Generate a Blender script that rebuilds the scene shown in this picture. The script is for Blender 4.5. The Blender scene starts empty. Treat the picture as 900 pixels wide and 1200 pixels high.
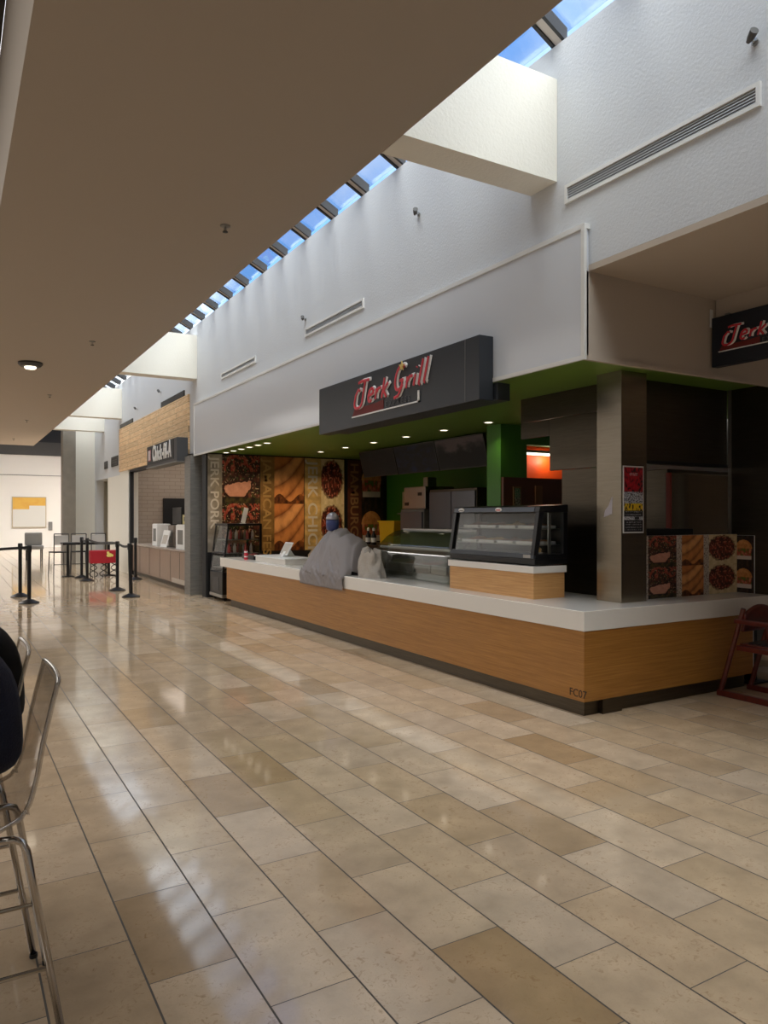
import bpy, bmesh, math, random
from mathutils import Vector, Matrix, noise
random.seed(7)
PI = math.pi
SC = bpy.context.scene
COL = SC.collection

# ------------------------------------------------------------------ helpers
def lin(c):
    c = c / 255.0
    return c / 12.92 if c <= 0.04045 else ((c + 0.055) / 1.055) ** 2.4
def rgb(r, g, b): return (lin(r), lin(g), lin(b), 1.0)

MATS = {}
def mat(name, col=(0.5, 0.5, 0.5, 1), rough=0.5, metal=0.0, spec=0.5, emit=None, es=0.0, bump=0.0, bscale=60.0, vary=0.0, vscale=3.0, coat=0.0):
    if name in MATS: return MATS[name]
    m = bpy.data.materials.new(name); m.use_nodes = True
    nt = m.node_tree; p = nt.nodes['Principled BSDF']
    p.inputs['Base Color'].default_value = col
    p.inputs['Roughness'].default_value = rough
    p.inputs['Metallic'].default_value = metal
    p.inputs['Specular IOR Level'].default_value = spec
    p.inputs['Coat Weight'].default_value = coat
    if emit:
        p.inputs['Emission Color'].default_value = emit; p.inputs['Emission Strength'].default_value = es
    tc = nt.nodes.new('ShaderNodeTexCoord')
    if bump:
        n = nt.nodes.new('ShaderNodeTexNoise'); n.inputs['Scale'].default_value = bscale; n.inputs['Detail'].default_value = 4
        b = nt.nodes.new('ShaderNodeBump'); b.inputs['Strength'].default_value = bump; b.inputs['Distance'].default_value = 0.02
        nt.links.new(tc.outputs['Object'], n.inputs['Vector'])
        nt.links.new(n.outputs['Fac'], b.inputs['Height']); nt.links.new(b.outputs['Normal'], p.inputs['Normal'])
    if vary:
        n = nt.nodes.new('ShaderNodeTexNoise'); n.inputs['Scale'].default_value = vscale; n.inputs['Detail'].default_value = 5
        nt.links.new(tc.outputs['Object'], n.inputs['Vector'])
        mx = nt.nodes.new('ShaderNodeMix'); mx.data_type = 'RGBA'
        mx.inputs['A'].default_value = tuple(x * (1 - vary) for x in col[:3]) + (1,)
        mx.inputs['B'].default_value = tuple(min(1, x * (1 + vary)) for x in col[:3]) + (1,)
        nt.links.new(n.outputs['Fac'], mx.inputs['Factor']); nt.links.new(mx.outputs['Result'], p.inputs['Base Color'])
    MATS[name] = m
    return m

def grain(name, c1, c2, scale=(1, 40, 40), rough=0.4, metal=0.0, coat=0.0, plank=None, spec=0.5, ns=3.0):
    """streaky material: wood grain or brushed steel; plank=(axis, pitch) darkens the joints"""
    if name in MATS: return MATS[name]
    m = bpy.data.materials.new(name); m.use_nodes = True
    nt = m.node_tree; p = nt.nodes['Principled BSDF']; L = nt.links.new
    g = nt.nodes.new('ShaderNodeNewGeometry')
    mp = nt.nodes.new('ShaderNodeMapping'); mp.inputs['Scale'].default_value = scale
    L(g.outputs['Position'], mp.inputs['Vector'])
    n = nt.nodes.new('ShaderNodeTexNoise'); n.inputs['Scale'].default_value = ns; n.inputs['Detail'].default_value = 6; n.inputs['Roughness'].default_value = 0.65
    L(mp.outputs['Vector'], n.inputs['Vector'])
    r = nt.nodes.new('ShaderNodeValToRGB')
    r.color_ramp.elements[0].color = c1; r.color_ramp.elements[1].color = c2
    r.color_ramp.elements[0].position = 0.3; r.color_ramp.elements[1].position = 0.7
    L(n.outputs['Fac'], r.inputs['Fac'])
    out = r.outputs['Color']
    if plank:
        ax, pitch, length = plank
        sp = nt.nodes.new('ShaderNodeSeparateXYZ'); L(g.outputs['Position'], sp.inputs[0])
        def mth(op, a, b=None):
            k = nt.nodes.new('ShaderNodeMath'); k.operation = op
            for i, v in enumerate((a, b)):
                if v is None: continue
                if isinstance(v, (int, float)): k.inputs[i].default_value = v
                else: L(v, k.inputs[i])
            return k.outputs[0]
        z = mth('DIVIDE', sp.outputs['Z'], pitch); row = mth('FLOOR', z); fz = mth('FRACT', z)
        wn = nt.nodes.new('ShaderNodeTexWhiteNoise'); wn.noise_dimensions = '1D'; L(row, wn.inputs['W'])
        yy = mth('ADD', mth('DIVIDE', sp.outputs[ax], length), wn.outputs['Value'])
        col_ = mth('FLOOR', yy); fy = mth('FRACT', yy)
        wn2 = nt.nodes.new('ShaderNodeTexWhiteNoise'); wn2.noise_dimensions = '2D'
        cb = nt.nodes.new('ShaderNodeCombineXYZ'); L(row, cb.inputs[0]); L(col_, cb.inputs[1]); L(cb.outputs[0], wn2.inputs['Vector'])
        tone = mth('ADD', mth('MULTIPLY', wn2.outputs['Value'], 0.2), 0.92)
        j = mth('MULTIPLY', mth('GREATER_THAN', fz, 0.07), mth('GREATER_THAN', fy, 0.012))
        tone = mth('MULTIPLY', tone, mth('ADD', mth('MULTIPLY', j, 0.5), 0.5))
        vm = nt.nodes.new('ShaderNodeVectorMath'); vm.operation = 'SCALE'
        L(out, vm.inputs[0]); L(tone, vm.inputs['Scale']); out = vm.outputs[0]
    L(out, p.inputs['Base Color'])
    p.inputs['Roughness'].default_value = rough; p.inputs['Metallic'].default_value = metal
    p.inputs['Coat Weight'].default_value = coat; p.inputs['Coat Roughness'].default_value = 0.15
    p.inputs['Specular IOR Level'].default_value = spec
    MATS[name] = m
    return m

def glass(name, tint=(0.9, 0.92, 0.92, 1), refl=0.06, edge=0.5, rough=0.02):
    if name in MATS: return MATS[name]
    m = bpy.data.materials.new(name); m.use_nodes = True
    nt = m.node_tree; nt.nodes.clear(); L = nt.links.new
    o = nt.nodes.new('ShaderNodeOutputMaterial'); t = nt.nodes.new('ShaderNodeBsdfTransparent'); t.inputs[0].default_value = tint
    g = nt.nodes.new('ShaderNodeBsdfGlossy'); g.inputs['Roughness'].default_value = rough
    lw = nt.nodes.new('ShaderNodeLayerWeight'); lw.inputs['Blend'].default_value = 0.35
    mr = nt.nodes.new('ShaderNodeMapRange'); mr.inputs['To Min'].default_value = refl; mr.inputs['To Max'].default_value = edge
    L(lw.outputs['Facing'], mr.inputs['Value'])
    mx = nt.nodes.new('ShaderNodeMixShader'); L(mr.outputs[0], mx.inputs[0]); L(t.outputs[0], mx.inputs[1]); L(g.outputs[0], mx.inputs[2])
    L(mx.outputs[0], o.inputs[0])
    MATS[name] = m
    return m

def painted(name='printed_picture', rough=0.35):
    if name in MATS: return MATS[name]
    m = bpy.data.materials.new(name); m.use_nodes = True
    nt = m.node_tree; p = nt.nodes['Principled BSDF']
    a = nt.nodes.new('ShaderNodeVertexColor'); a.layer_name = 'Col'
    nt.links.new(a.outputs['Color'], p.inputs['Base Color']); p.inputs['Roughness'].default_value = rough
    MATS[name] = m
    return m

class MB:
    """collects shapes and links them as ONE mesh object"""
    def __init__(s): s.bm = bmesh.new()
    def box(s, x0, x1, y0, y1, z0, z1, M=None):
        vs = [s.bm.verts.new((x, y, z)) for x in (x0, x1) for y in (y0, y1) for z in (z0, z1)]
        if M:
            for v in vs: v.co = M @ v.co
        for f in ((0,1,3,2),(4,6,7,5),(0,4,5,1),(2,3,7,6),(0,2,6,4),(1,5,7,3)): s.bm.faces.new([vs[i] for i in f])
        return s
    def prism(s, pts, axis, a, b):
        """polygon pts (2-D) swept along axis from a to b"""
        def P(p, t):
            return {'x': (t, p[0], p[1]), 'y': (p[0], t, p[1]), 'z': (p[0], p[1], t)}[axis]
        A = [s.bm.verts.new(P(p, a)) for p in pts]; B = [s.bm.verts.new(P(p, b)) for p in pts]
        n = len(pts)
        s.bm.faces.new(A[::-1]); s.bm.faces.new(B)
        for i in range(n): s.bm.faces.new((A[i], A[(i+1) % n], B[(i+1) % n], B[i]))
        return s
    def tube(s, path, r, n=10, closed=False):
        pts = [Vector(p) for p in path]; m = len(pts); rings = []
        rr = r if isinstance(r, (list, tuple)) else [r] * m
        prev = None
        for i, p in enumerate(pts):
            if closed: d = (pts[(i+1) % m] - pts[i-1]).normalized()
            else: d = (pts[min(i+1, m-1)] - pts[max(i-1, 0)]).normalized()
            u = d.orthogonal().normalized() if prev is None else (prev - d * prev.dot(d)).normalized()
            prev = u; w = d.cross(u)
            rings.append([s.bm.verts.new(p + (u * math.cos(k*2*PI/n) + w * math.sin(k*2*PI/n)) * rr[i]) for k in range(n)])
        for i in range(m if closed else m-1):
            a, b = rings[i], rings[(i+1) % m]
            for k in range(n): s.bm.faces.new((a[k], a[(k+1) % n], b[(k+1) % n], b[k]))
        if not closed: s.bm.faces.new(rings[0][::-1]); s.bm.faces.new(rings[-1])
        return s
    def lathe(s, prof, c=(0, 0, 0), n=24, axis='z'):
        rings = []
        for r, h in prof:
            ring = []
            for k in range(n):
                a = 2*PI*k/n; x, y = r*math.cos(a), r*math.sin(a)
                q = {'z': (x, y, h), 'x': (h, x, y), 'y': (x, h, -y)}[axis]
                ring.append(s.bm.verts.new(Vector(q) + Vector(c)))
            rings.append(ring)
        for a, b in zip(rings, rings[1:]):
            for k in range(n): s.bm.faces.new((a[k], a[(k+1) % n], b[(k+1) % n], b[k]))
        s.bm.faces.new(rings[0][::-1]); s.bm.faces.new(rings[-1])
        return s
    def grid(s, fn, nu, nv):
        V = [[s.bm.verts.new(fn(i / nu, j / nv)) for j in range(nv+1)] for i in range(nu+1)]
        for i in range(nu):
            for j in range(nv): s.bm.faces.new((V[i][j], V[i+1][j], V[i+1][j+1], V[i][j+1]))
        return s
    def build(s, name, m, parent=None, bevel=0.0, smooth=False, solid=0.0, local=False):
        bmesh.ops.recalc_face_normals(s.bm, faces=s.bm.faces[:])
        me = bpy.data.meshes.new(name)
        if parent is not None and not local: s.bm.transform(ROOTM[parent.name].inverted())
        s.bm.to_mesh(me); s.bm.free()
        return link(name, me, m, parent, bevel, smooth, solid)

ROOTM = {}
def link(name, me, m, parent=None, bevel=0, smooth=False, solid=0):
    o = bpy.data.objects.new(name, me); COL.objects.link(o)
    if m: me.materials.clear(); me.materials.append(m)
    if parent is not None: o.parent = parent; ROOTM[o.name] = ROOTM[parent.name].copy()
    else: ROOTM[o.name] = Matrix.Identity(4)
    if solid:
        k = o.modifiers.new('thickness', 'SOLIDIFY'); k.thickness = solid; k.offset = 0
    if bevel:
        k = o.modifiers.new('soft_edges', 'BEVEL'); k.width = bevel; k.segments = 2; k.limit_method = 'ANGLE'
    if smooth:
        for p in me.polygons: p.use_smooth = True
        if bevel: pass
    return o
def smooth_by_angle(o, deg=40):
    me = o.data
    me.set_sharp_from_angle(angle=math.radians(deg))
    for p in me.polygons: p.use_smooth = True

def thing(name, label, cat, loc=(0, 0, 0), rz=0.0, group=None):
    o = bpy.data.objects.new(name, None); COL.objects.link(o)
    o.empty_display_size = 0.1
    o.location = loc; o.rotation_euler = (0, 0, rz)
    ROOTM[o.name] = Matrix.Translation(loc) @ Matrix.Rotation(rz, 4, 'Z')
    return tag(o, label, cat, group)
def tag(o, label, cat, group=None):
    o['label'] = label; o['category'] = cat
    if group: o['group'] = group
    return o
def struct(o, label=None, cat=None):
    o['kind'] = 'structure'
    if label: o['label'] = label
    if cat: o['category'] = cat
    return o
def copy_tree(o, parent=None):
    c = o.copy(); COL.objects.link(c)
    if parent is not None: c.parent = parent
    for ch in list(o.children): copy_tree(ch, c)
    return c

# orientation matrices: text/picture plane -> world
FACE_LEFT = Matrix(((0, 0, -1), (-1, 0, 0), (0, 1, 0)))    # faces -X, reads toward -Y
FACE_CAM = Matrix(((1, 0, 0), (0, 0, -1), (0, 1, 0)))      # faces -Y, reads toward +X
DOWN_CAM = Matrix(((0, 1, 0), (0, 0, -1), (-1, 0, 0)))     # faces -Y, reads downward
DOWN_LEFT = Matrix(((0, 0, -1), (0, -1, 0), (-1, 0, 0)))   # faces -X, reads downward
def letters(body, size, pos, R, m, parent, name='lettering', extrude=0.004, offset=0.0, shear=0.0, sx=1.0, spacing=1.0, align='LEFT'):
    cu = bpy.data.curves.new('t', 'FONT'); cu.body = body; cu.size = size; cu.extrude = extrude; cu.offset = offset
    cu.shear = shear; cu.space_character = spacing; cu.align_x = align; cu.resolution_u = 4
    t = bpy.data.objects.new('t', cu); COL.objects.link(t)
    bpy.context.view_layer.update()
    me = bpy.data.meshes.new_from_object(t.evaluated_get(bpy.context.evaluated_depsgraph_get()))
    bpy.data.objects.remove(t); bpy.data.curves.remove(cu)
    M = Matrix.Translation(pos) @ R.to_4x4() @ Matrix.Diagonal((sx, 1, 1, 1))
    if parent is not None: M = ROOTM[parent.name].inverted() @ M
    me.transform(M); me.name = name
    return link(name, me, m, parent)

def picture(name, parent, org, R, w, h, nx, ny, fn, rough=0.35, m=None):
    """a printed sheet: one mesh grid whose face colours are painted by fn(u, v) -> sRGB 0..255"""
    M = Matrix.Translation(org) @ R.to_4x4()
    if parent is not None: M = ROOTM[parent.name].inverted() @ M
    verts = [M @ Vector((w*i/nx, h*j/ny, 0)) for j in range(ny+1) for i in range(nx+1)]
    faces = [(j*(nx+1)+i, j*(nx+1)+i+1, (j+1)*(nx+1)+i+1, (j+1)*(nx+1)+i) for j in range(ny) for i in range(nx)]
    me = bpy.data.meshes.new(name); me.from_pydata(verts, [], faces)
    ca = me.color_attributes.new('Col', 'FLOAT_COLOR', 'CORNER')
    k = 0; buf = []
    for j in range(ny):
        for i in range(nx):
            c = fn((i+.5)/nx, (j+.5)/ny)
            c = [lin(max(0, min(255, x))) for x in c] + [1.0]
            buf += c * 4
    ca.data.foreach_set('color', buf)
    return link(name, me, m or painted('printed_picture_%d' % int(rough*100), rough), parent)

# ------------------------------------------------------------------ materials
def floor_material():
    m = bpy.data.materials.new('travertine_tiles'); m.use_nodes = True
    nt = m.node_tree; p = nt.nodes['Principled BSDF']; L = nt.links.new
    g = nt.nodes.new('ShaderNodeNewGeometry'); sp = nt.nodes.new('ShaderNodeSeparateXYZ'); L(g.outputs['Position'], sp.inputs[0])
    def mth(op, a, b=None, c=None):
        k = nt.nodes.new('ShaderNodeMath'); k.operation = op
        for i, v in enumerate((a, b, c)):
            if v is None: continue
            if isinstance(v, (int, float)): k.inputs[i].default_value = v
            else: L(v, k.inputs[i])
        return k.outputs[0]
    W, H = 0.316, 0.632
    x = mth('DIVIDE', mth('SUBTRACT', sp.outputs['X'], 0.590), W); row = mth('FLOOR', x); fx = mth('FRACT', x)
    par = mth('FLOORED_MODULO', row, 2.0)
    y = mth('DIVIDE', mth('SUBTRACT', sp.outputs['Y'], mth('ADD', mth('MULTIPLY', par, 0.312), 0.072)), H)
    cl = mth('FLOOR', y); fy = mth('FRACT', y)
    dx = mth('MULTIPLY', mth('MINIMUM', fx, mth('SUBTRACT', 1.0, fx)), W)
    dy = mth('MULTIPLY', mth('MINIMUM', fy, mth('SUBTRACT', 1.0, fy)), H)
    tile = mth('MULTIPLY', mth('GREATER_THAN', dx, 0.0036), mth('GREATER_THAN', dy, 0.0021))
    cb = nt.nodes.new('ShaderNodeCombineXYZ'); L(row, cb.inputs[0]); L(cl, cb.inputs[1])
    wn = nt.nodes.new('ShaderNodeTexWhiteNoise'); wn.noise_dimensions = '2D'; L(cb.outputs[0], wn.inputs['Vector'])
    # stone pattern shifted per tile
    off = nt.nodes.new('ShaderNodeVectorMath'); off.operation = 'MULTIPLY_ADD'
    L(wn.outputs['Color'], off.inputs[0]); off.inputs[1].default_value = (40, 40, 40); L(g.outputs['Position'], off.inputs[2])
    n1 = nt.nodes.new('ShaderNodeTexNoise'); n1.inputs['Scale'].default_value = 5; n1.inputs['Detail'].default_value = 6; L(off.outputs[0], n1.inputs['Vector'])
    n2 = nt.nodes.new('ShaderNodeTexNoise'); n2.inputs['Scale'].default_value = 34; n2.inputs['Detail'].default_value = 7; n2.inputs['Roughness'].default_value = 0.7; n2.inputs['Distortion'].default_value = 1.2; L(off.outputs[0], n2.inputs['Vector'])
    r0 = nt.nodes.new('ShaderNodeValToRGB'); cr = r0.color_ramp
    cr.elements[0].position = 0.0; cr.elements[0].color = (0.60, 0.455, 0.305, 1)
    cr.elements[1].position = 1.0; cr.elements[1].color = (0.64, 0.50, 0.355, 1)
    for pos, c in ((0.30, (0.57, 0.425, 0.27, 1)), (0.52, (0.66, 0.52, 0.375, 1)), (0.66, (0.53, 0.385, 0.235, 1)), (0.80, (0.60, 0.475, 0.345, 1)), (0.94, (0.44, 0.30, 0.165, 1)), (0.97, (0.63, 0.49, 0.345, 1))):
        e = cr.elements.new(pos); e.color = c
    L(wn.outputs['Value'], r0.inputs['Fac'])
    tone = mth('ADD', mth('ADD', mth('MULTIPLY', n1.outputs['Fac'], 0.7), 0.50), mth('MULTIPLY', n2.outputs['Fac'], 0.30))
    sc = nt.nodes.new('ShaderNodeVectorMath'); sc.operation = 'SCALE'; L(r0.outputs['Color'], sc.inputs[0]); L(tone, sc.inputs['Scale'])
    # fossil flecks
    amt = mth('MULTIPLY', mth('SMOOTH_MIN', 1.0, mth('MAXIMUM', mth('MULTIPLY', mth('SUBTRACT', n2.outputs['Fac'], 0.53), 5.0), 0.0), 0.1), mth('ADD', mth('MULTIPLY', mth('GREATER_THAN', n1.outputs['Fac'], 0.5), 0.5), 0.22))
    mx = nt.nodes.new('ShaderNodeMix'); mx.data_type = 'RGBA'; L(amt, mx.inputs['Factor']); L(sc.outputs[0], mx.inputs['A']); mx.inputs['B'].default_value = (0.24, 0.13, 0.05, 1)
    gm = nt.nodes.new('ShaderNodeMix'); gm.data_type = 'RGBA'; L(tile, gm.inputs['Factor']); gm.inputs['A'].default_value = (0.06, 0.045, 0.03, 1); L(mx.outputs['Result'], gm.inputs['B'])
    L(gm.outputs['Result'], p.inputs['Base Color'])
    rg = mth('ADD', mth('MULTIPLY', mth('SUBTRACT', 1.0, tile), 0.5), mth('ADD', mth('MULTIPLY', n2.outputs['Fac'], 0.07), 0.045))
    L(rg, p.inputs['Roughness']); p.inputs['Specular IOR Level'].default_value = 1.0
    n3 = nt.nodes.new('ShaderNodeTexNoise'); n3.inputs['Scale'].default_value = 1.2; L(g.outputs['Position'], n3.inputs['Vector'])
    b = nt.nodes.new('ShaderNodeBump'); b.inputs['Strength'].default_value = 0.3; b.inputs['Distance'].default_value = 0.0008
    hh = mth('ADD', mth('MULTIPLY', tile, 0.5), mth('ADD', n3.outputs['Fac'], mth('MULTIPLY', wn.outputs['Value'], 0.0)))
    L(hh, b.inputs['Height']); L(b.outputs['Normal'], p.inputs['Normal'])
    return m

M_FLOOR = floor_material()
M_WALL = mat('white_plaster', rgb(206, 208, 210), 0.75, bump=0.17, bscale=45)
M_BEAM = mat('cream_plaster', rgb(232, 228, 216), 0.7, bump=0.15, bscale=45)
M_SMOOTH = mat('smooth_white_panel', rgb(214, 217, 222), 0.16, spec=0.5)
M_CEIL = mat('taupe_ceiling_paint', rgb(166, 155, 142), 0.8)
M_SOFF = mat('taupe_soffit_paint', rgb(190, 176, 160), 0.8)
M_TRIM = mat('white_trim_paint', rgb(225, 224, 220), 0.4)
M_SLAB = mat('white_solid_surface', rgb(232, 227, 219), 0.14, spec=0.6)
M_OLIVE = mat('olive_green_paint', rgb(104, 136, 50), 0.45)
M_GREEN = mat('leaf_green_paint', rgb(64, 124, 30), 0.45)
M_ORANGE = mat('orange_paint', rgb(225, 80, 15), 0.5)
M_BROWN = mat('dark_brown_laminate', rgb(96, 52, 28), 0.45)
M_DARK = mat('near_black', rgb(22, 22, 24), 0.5)
M_BLACK = mat('black_plastic', rgb(16, 16, 18), 0.35)
M_SIGN = mat('charcoal_sign_face', rgb(42, 46, 52), 0.45)
M_NAVY = mat('deep_navy_sign_face', rgb(20, 26, 38), 0.45)
M_GREYP = mat('grey_paint', rgb(120, 118, 114), 0.5)
M_DGREY = mat('dark_grey_paint', rgb(72, 70, 68), 0.6)
M_RED = mat('red_letter_face', rgb(205, 48, 62), 0.4)
M_WHITE = mat('white_letter_face', rgb(240, 240, 238), 0.45)
M_YEL = mat('yellow_plastic', rgb(226, 178, 22), 0.4)
M_CHROME = mat('polished_chrome', rgb(196, 190, 182), 0.16, metal=1.0)
M_ALU = mat('brushed_aluminium', rgb(176, 174, 170), 0.35, metal=1.0)
M_STEEL = grain('brushed_steel', rgb(150, 140, 124), rgb(164, 154, 137), (1.5, 1.5, 30), 0.25, metal=1.0)
M_STEELD = grain('dark_brushed_steel', rgb(88, 80, 69), rgb(100, 92, 80), (1.5, 1.5, 30), 0.36, metal=1.0)
M_BAMBOO = grain('bamboo_veneer', rgb(146, 96, 38), rgb(180, 126, 58), (0.8, 0.8, 30), 0.38, coat=0.15)
M_BAMBOO_L = grain('light_bamboo_veneer', rgb(190, 136, 78), rgb(222, 172, 112), (0.9, 0.9, 34), 0.4, coat=0.2)
M_PLANK = grain('natural_timber_planks', rgb(214, 172, 122), rgb(246, 216, 172), (1, 1, 9), 0.6, plank=('Y', 0.126, 1.6))
M_REDWOOD = grain('red_stained_wood', rgb(74, 18, 10), rgb(102, 28, 16), (8, 8, 3), 0.35, coat=0.4)
M_LAMGREY = grain('grey_brown_laminate', rgb(150, 128, 112), rgb(170, 148, 130), (20, 20, 1), 0.45)
M_CONC = mat('bare_concrete', rgb(132, 126, 116), 0.8, bump=0.3, bscale=25, vary=0.18, vscale=4)
M_GLASS = glass('clear_pane', (0.93, 0.95, 0.95, 1), 0.04, 0.32)
M_SKYGL = glass('skylight_pane', (0.80, 0.84, 0.88, 1), 0.04, 0.35)
M_ACRYL = glass('clear_acrylic', (0.90, 0.885, 0.87, 1), 0.04, 0.32, 0.12)
M_ACRYLR = glass('acrylic_rim', (0.80, 0.78, 0.75, 1), 0.25, 0.7, 0.15)
M_LAMP = mat('lamp_glow', (1, 0.9, 0.75, 1), emit=(1, 0.86, 0.66, 1), es=2.2)
M_TILEW = None
def brick_mat():
    m = bpy.data.materials.new('glazed_wall_tiles'); m.use_nodes = True
    nt = m.node_tree; p = nt.nodes['Principled BSDF']; L = nt.links.new
    g = nt.nodes.new('ShaderNodeNewGeometry'); sp = nt.nodes.new('ShaderNodeSeparateXYZ'); L(g.outputs['Position'], sp.inputs[0])
    cb = nt.nodes.new('ShaderNodeCombineXYZ'); L(sp.outputs['X'], cb.inputs[0]); L(sp.outputs['Z'], cb.inputs[1])
    b = nt.nodes.new('ShaderNodeTexBrick'); L(cb.outputs[0], b.inputs['Vector'])
    b.inputs['Color1'].default_value = rgb(190, 178, 164); b.inputs['Color2'].default_value = rgb(184, 170, 156); b.inputs['Mortar'].default_value = rgb(158, 144, 130)
    b.inputs['Scale'].default_value = 1; b.inputs['Brick Width'].default_value = 0.32; b.inputs['Row Height'].default_value = 0.11; b.inputs['Mortar Size'].default_value = 0.006
    L(b.outputs['Color'], p.inputs['Base Color']); p.inputs['Roughness'].default_value = 0.3
    return m
M_TILEW = brick_mat()

# ------------------------------------------------------------------ the room
WX = 4.40                       # plane of the long right wall
struct(MB().box(-6, 13, -6, 44, -0.2, 0).build('floor', M_FLOOR))
# low ceiling slab over the seating side, and the wall of the light well above it
struct(MB().box(0.40, 2.88, -6, 32.2, 4.41, 5.80).build('ceiling', M_CEIL))
struct(MB().box(2.70, 2.879, -6, 27.4, 5.801, 6.33).build('wall_lightwell', M_WALL))
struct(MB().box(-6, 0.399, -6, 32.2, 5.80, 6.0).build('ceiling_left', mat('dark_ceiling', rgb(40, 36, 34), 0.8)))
struct(MB().box(-6.2, -6, -6, 44, 0, 8.0).build('wall_left', M_WALL))
# upper right wall, cut for the soffit near the camera, the kiosk, the second shop and the doorway
w = MB()
w.box(WX, WX+0.25, -6, 4.30, 3.611, 5.56)
w.box(WX, WX+0.25, 4.30, 15.55, 2.90, 5.56)
w.box(WX, WX+0.25, 15.55, 23.0, 2.94, 5.56)
w.box(WX, WX+0.25, 23.0, 28.0, 2.85, 5.56)
struct(MB().box(4.38, WX+0.25, 21.75, 24.9, 0, 2.849).box(4.38, WX+0.25, 21.75, 23.0, 2.85, 2.938).build('wall_pilaster', M_BEAM))
w.box(WX, WX+0.25, 27.2, 28.0, 0, 2.85)
struct(w.build('wall_right', M_WALL))
struct(MB().box(WX, 8.0, 28.0, 28.2, 0, 5.56).box(3.62, WX, 27.45, 28.2, 0, 5.56).build('wall_cross', M_BEAM))
struct(MB().box(WX+0.25, 6.6, 24.3, 24.45, 0, 2.85).box(6.4, 6.6, 24.45, 28.0, 0, 2.85).box(WX+0.25, 6.6, 24.3, 28.0, 2.85, 2.95).build('wall_doorway', M_BEAM))
# soffit right of the kiosk corner
struct(MB().box(WX, 12.8, -6, 4.36, 3.56, 3.61).build('ceiling_soffit', M_SOFF))
struct(MB().box(5.98, 12.8, -6, 4.27, 3.40, 3.56).build('ceiling_bulkhead', M_SOFF))
struct(MB().box(12.6, 12.8, -6, 20, 0, 3.7).build('wall_far_right', mat('dim_wall_paint', rgb(120, 108, 96), 0.7)))
# hall end
struct(MB().box(-6, 9, 43.0, 43.2, 0, 4.85).build('wall_end', mat('end_wall_paint', rgb(228, 224, 218), 0.6)))
struct(MB().box(-6, 9, 42.9, 43.2, 4.85, 5.55).build('trim_1', M_DGREY))
struct(MB().box(-6, 9, 42.95, 43.2, 5.55, 8.0).build('wall_end_upper', M_DARK))
struct(MB().box(-6, 12.8, -6.4, -6.2, 0, 8.0).build('wall_back', M_BEAM))
struct(MB().box(-6, 9, 34.7, 43.2, 8.0, 8.2).build('ceiling_atrium', M_DARK))
struct(MB().box(8.8, 9, 28, 43, 0, 8.0).build('wall_end_right', M_WALL))
struct(MB().box(-6, 9, 42.96, 43.0, 3.78, 3.81).build('trim_2', M_GREYP))
struct(MB().box(-6, 0.4, 32.2, 32.4, 4.41, 8).box(0.4, 2.88, 32.21, 32.4, 4.8, 8).build('wall_atrium', M_DARK))
struct(MB().box(WX+0.01, 9.0, 28.2, 28.3, 5.0, 8.0).build('wall_atrium_right', M_WALL))

# skylight over the light well: glass pitched up from the top of the right wall
sl = 0.51
X0, X1 = 2.70, 4.45
def skz(x): return 5.57 + (4.40 - x) * sl
sky = MB().prism([(X0, skz(X0)+0.10), (X1, skz(X1)+0.10), (X1, skz(X1)+0.115), (X0, skz(X0)+0.115)], 'y', -6, 27.9).build('window_1', M_SKYGL)
struct(sky)
M_RAFT = mat('rafter_paint', rgb(196, 184, 172), 0.5); M_GASK = mat('rafter_edge', rgb(30, 28, 27), 0.5)
y = 4.645 - 0.845 * 12
first = None
while y < 27.6:
    r = MB().prism([(X0, skz(X0)+0.04), (X1, skz(X1)+0.04), (X1, skz(X1)+0.13), (X0, skz(X0)+0.13)], 'y', y-0.045, y+0.045).build('rafter', M_RAFT, sky)
    for s in (-1, 1):
        MB().prism([(X0, skz(X0)+0.02), (X1, skz(X1)+0.02), (X1, skz(X1)+0.135), (X0, skz(X0)+0.135)], 'y', y+s*0.061-0.016, y+s*0.061+0.016).build('gasket', M_GASK, r)
    y += 0.845
# cross beams of the light well
for y0, y1, zb, zt in ((-3.6, -3.27, 4.41, 5.27), (4.634, 4.96, 4.411, 5.27), (15.09, 15.42, 4.44, 5.33), (22.76, 23.09, 4.50, 5.37), (25.6, 25.95, 4.40, 4.95)):
    struct(MB().box(2.885, WX-0.002, y0, y1, zb, zt).build('ceiling_beam', M_BEAM))
# column at the far end
struct(MB().box(3.28, 3.68, 26.75, 27.25, 0, 5.5).build('wall_column', M_CONC))

# fascia over the kiosk: a smooth panel with a thin frame
struct(MB().box(4.345, WX-0.002, 4.28, 15.10, 2.88, 3.89).build('wall_fascia', M_SMOOTH))
struct(MB().box(4.335, WX-0.003, 4.262, 15.139, 3.89, 3.93).box(4.334, 4.36, 4.262, 4.30, 2.8852, 3.8898).box(4.334, WX-0.003, 15.101, 15.139, 2.8852, 3.8898).box(4.335, 4.36, 4.262, 15.139, 2.85, 2.885).build('trim_3', M_TRIM)); struct(MB().box(4.361, 9.0, 4.262, 4.30, 2.85, 2.884).build('trim_6', M_SOFF))
struct(MB().box(4.36, 12.6, 4.28, 4.40, 2.885, 3.56).build('wall_fascia_side', M_SOFF))
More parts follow.
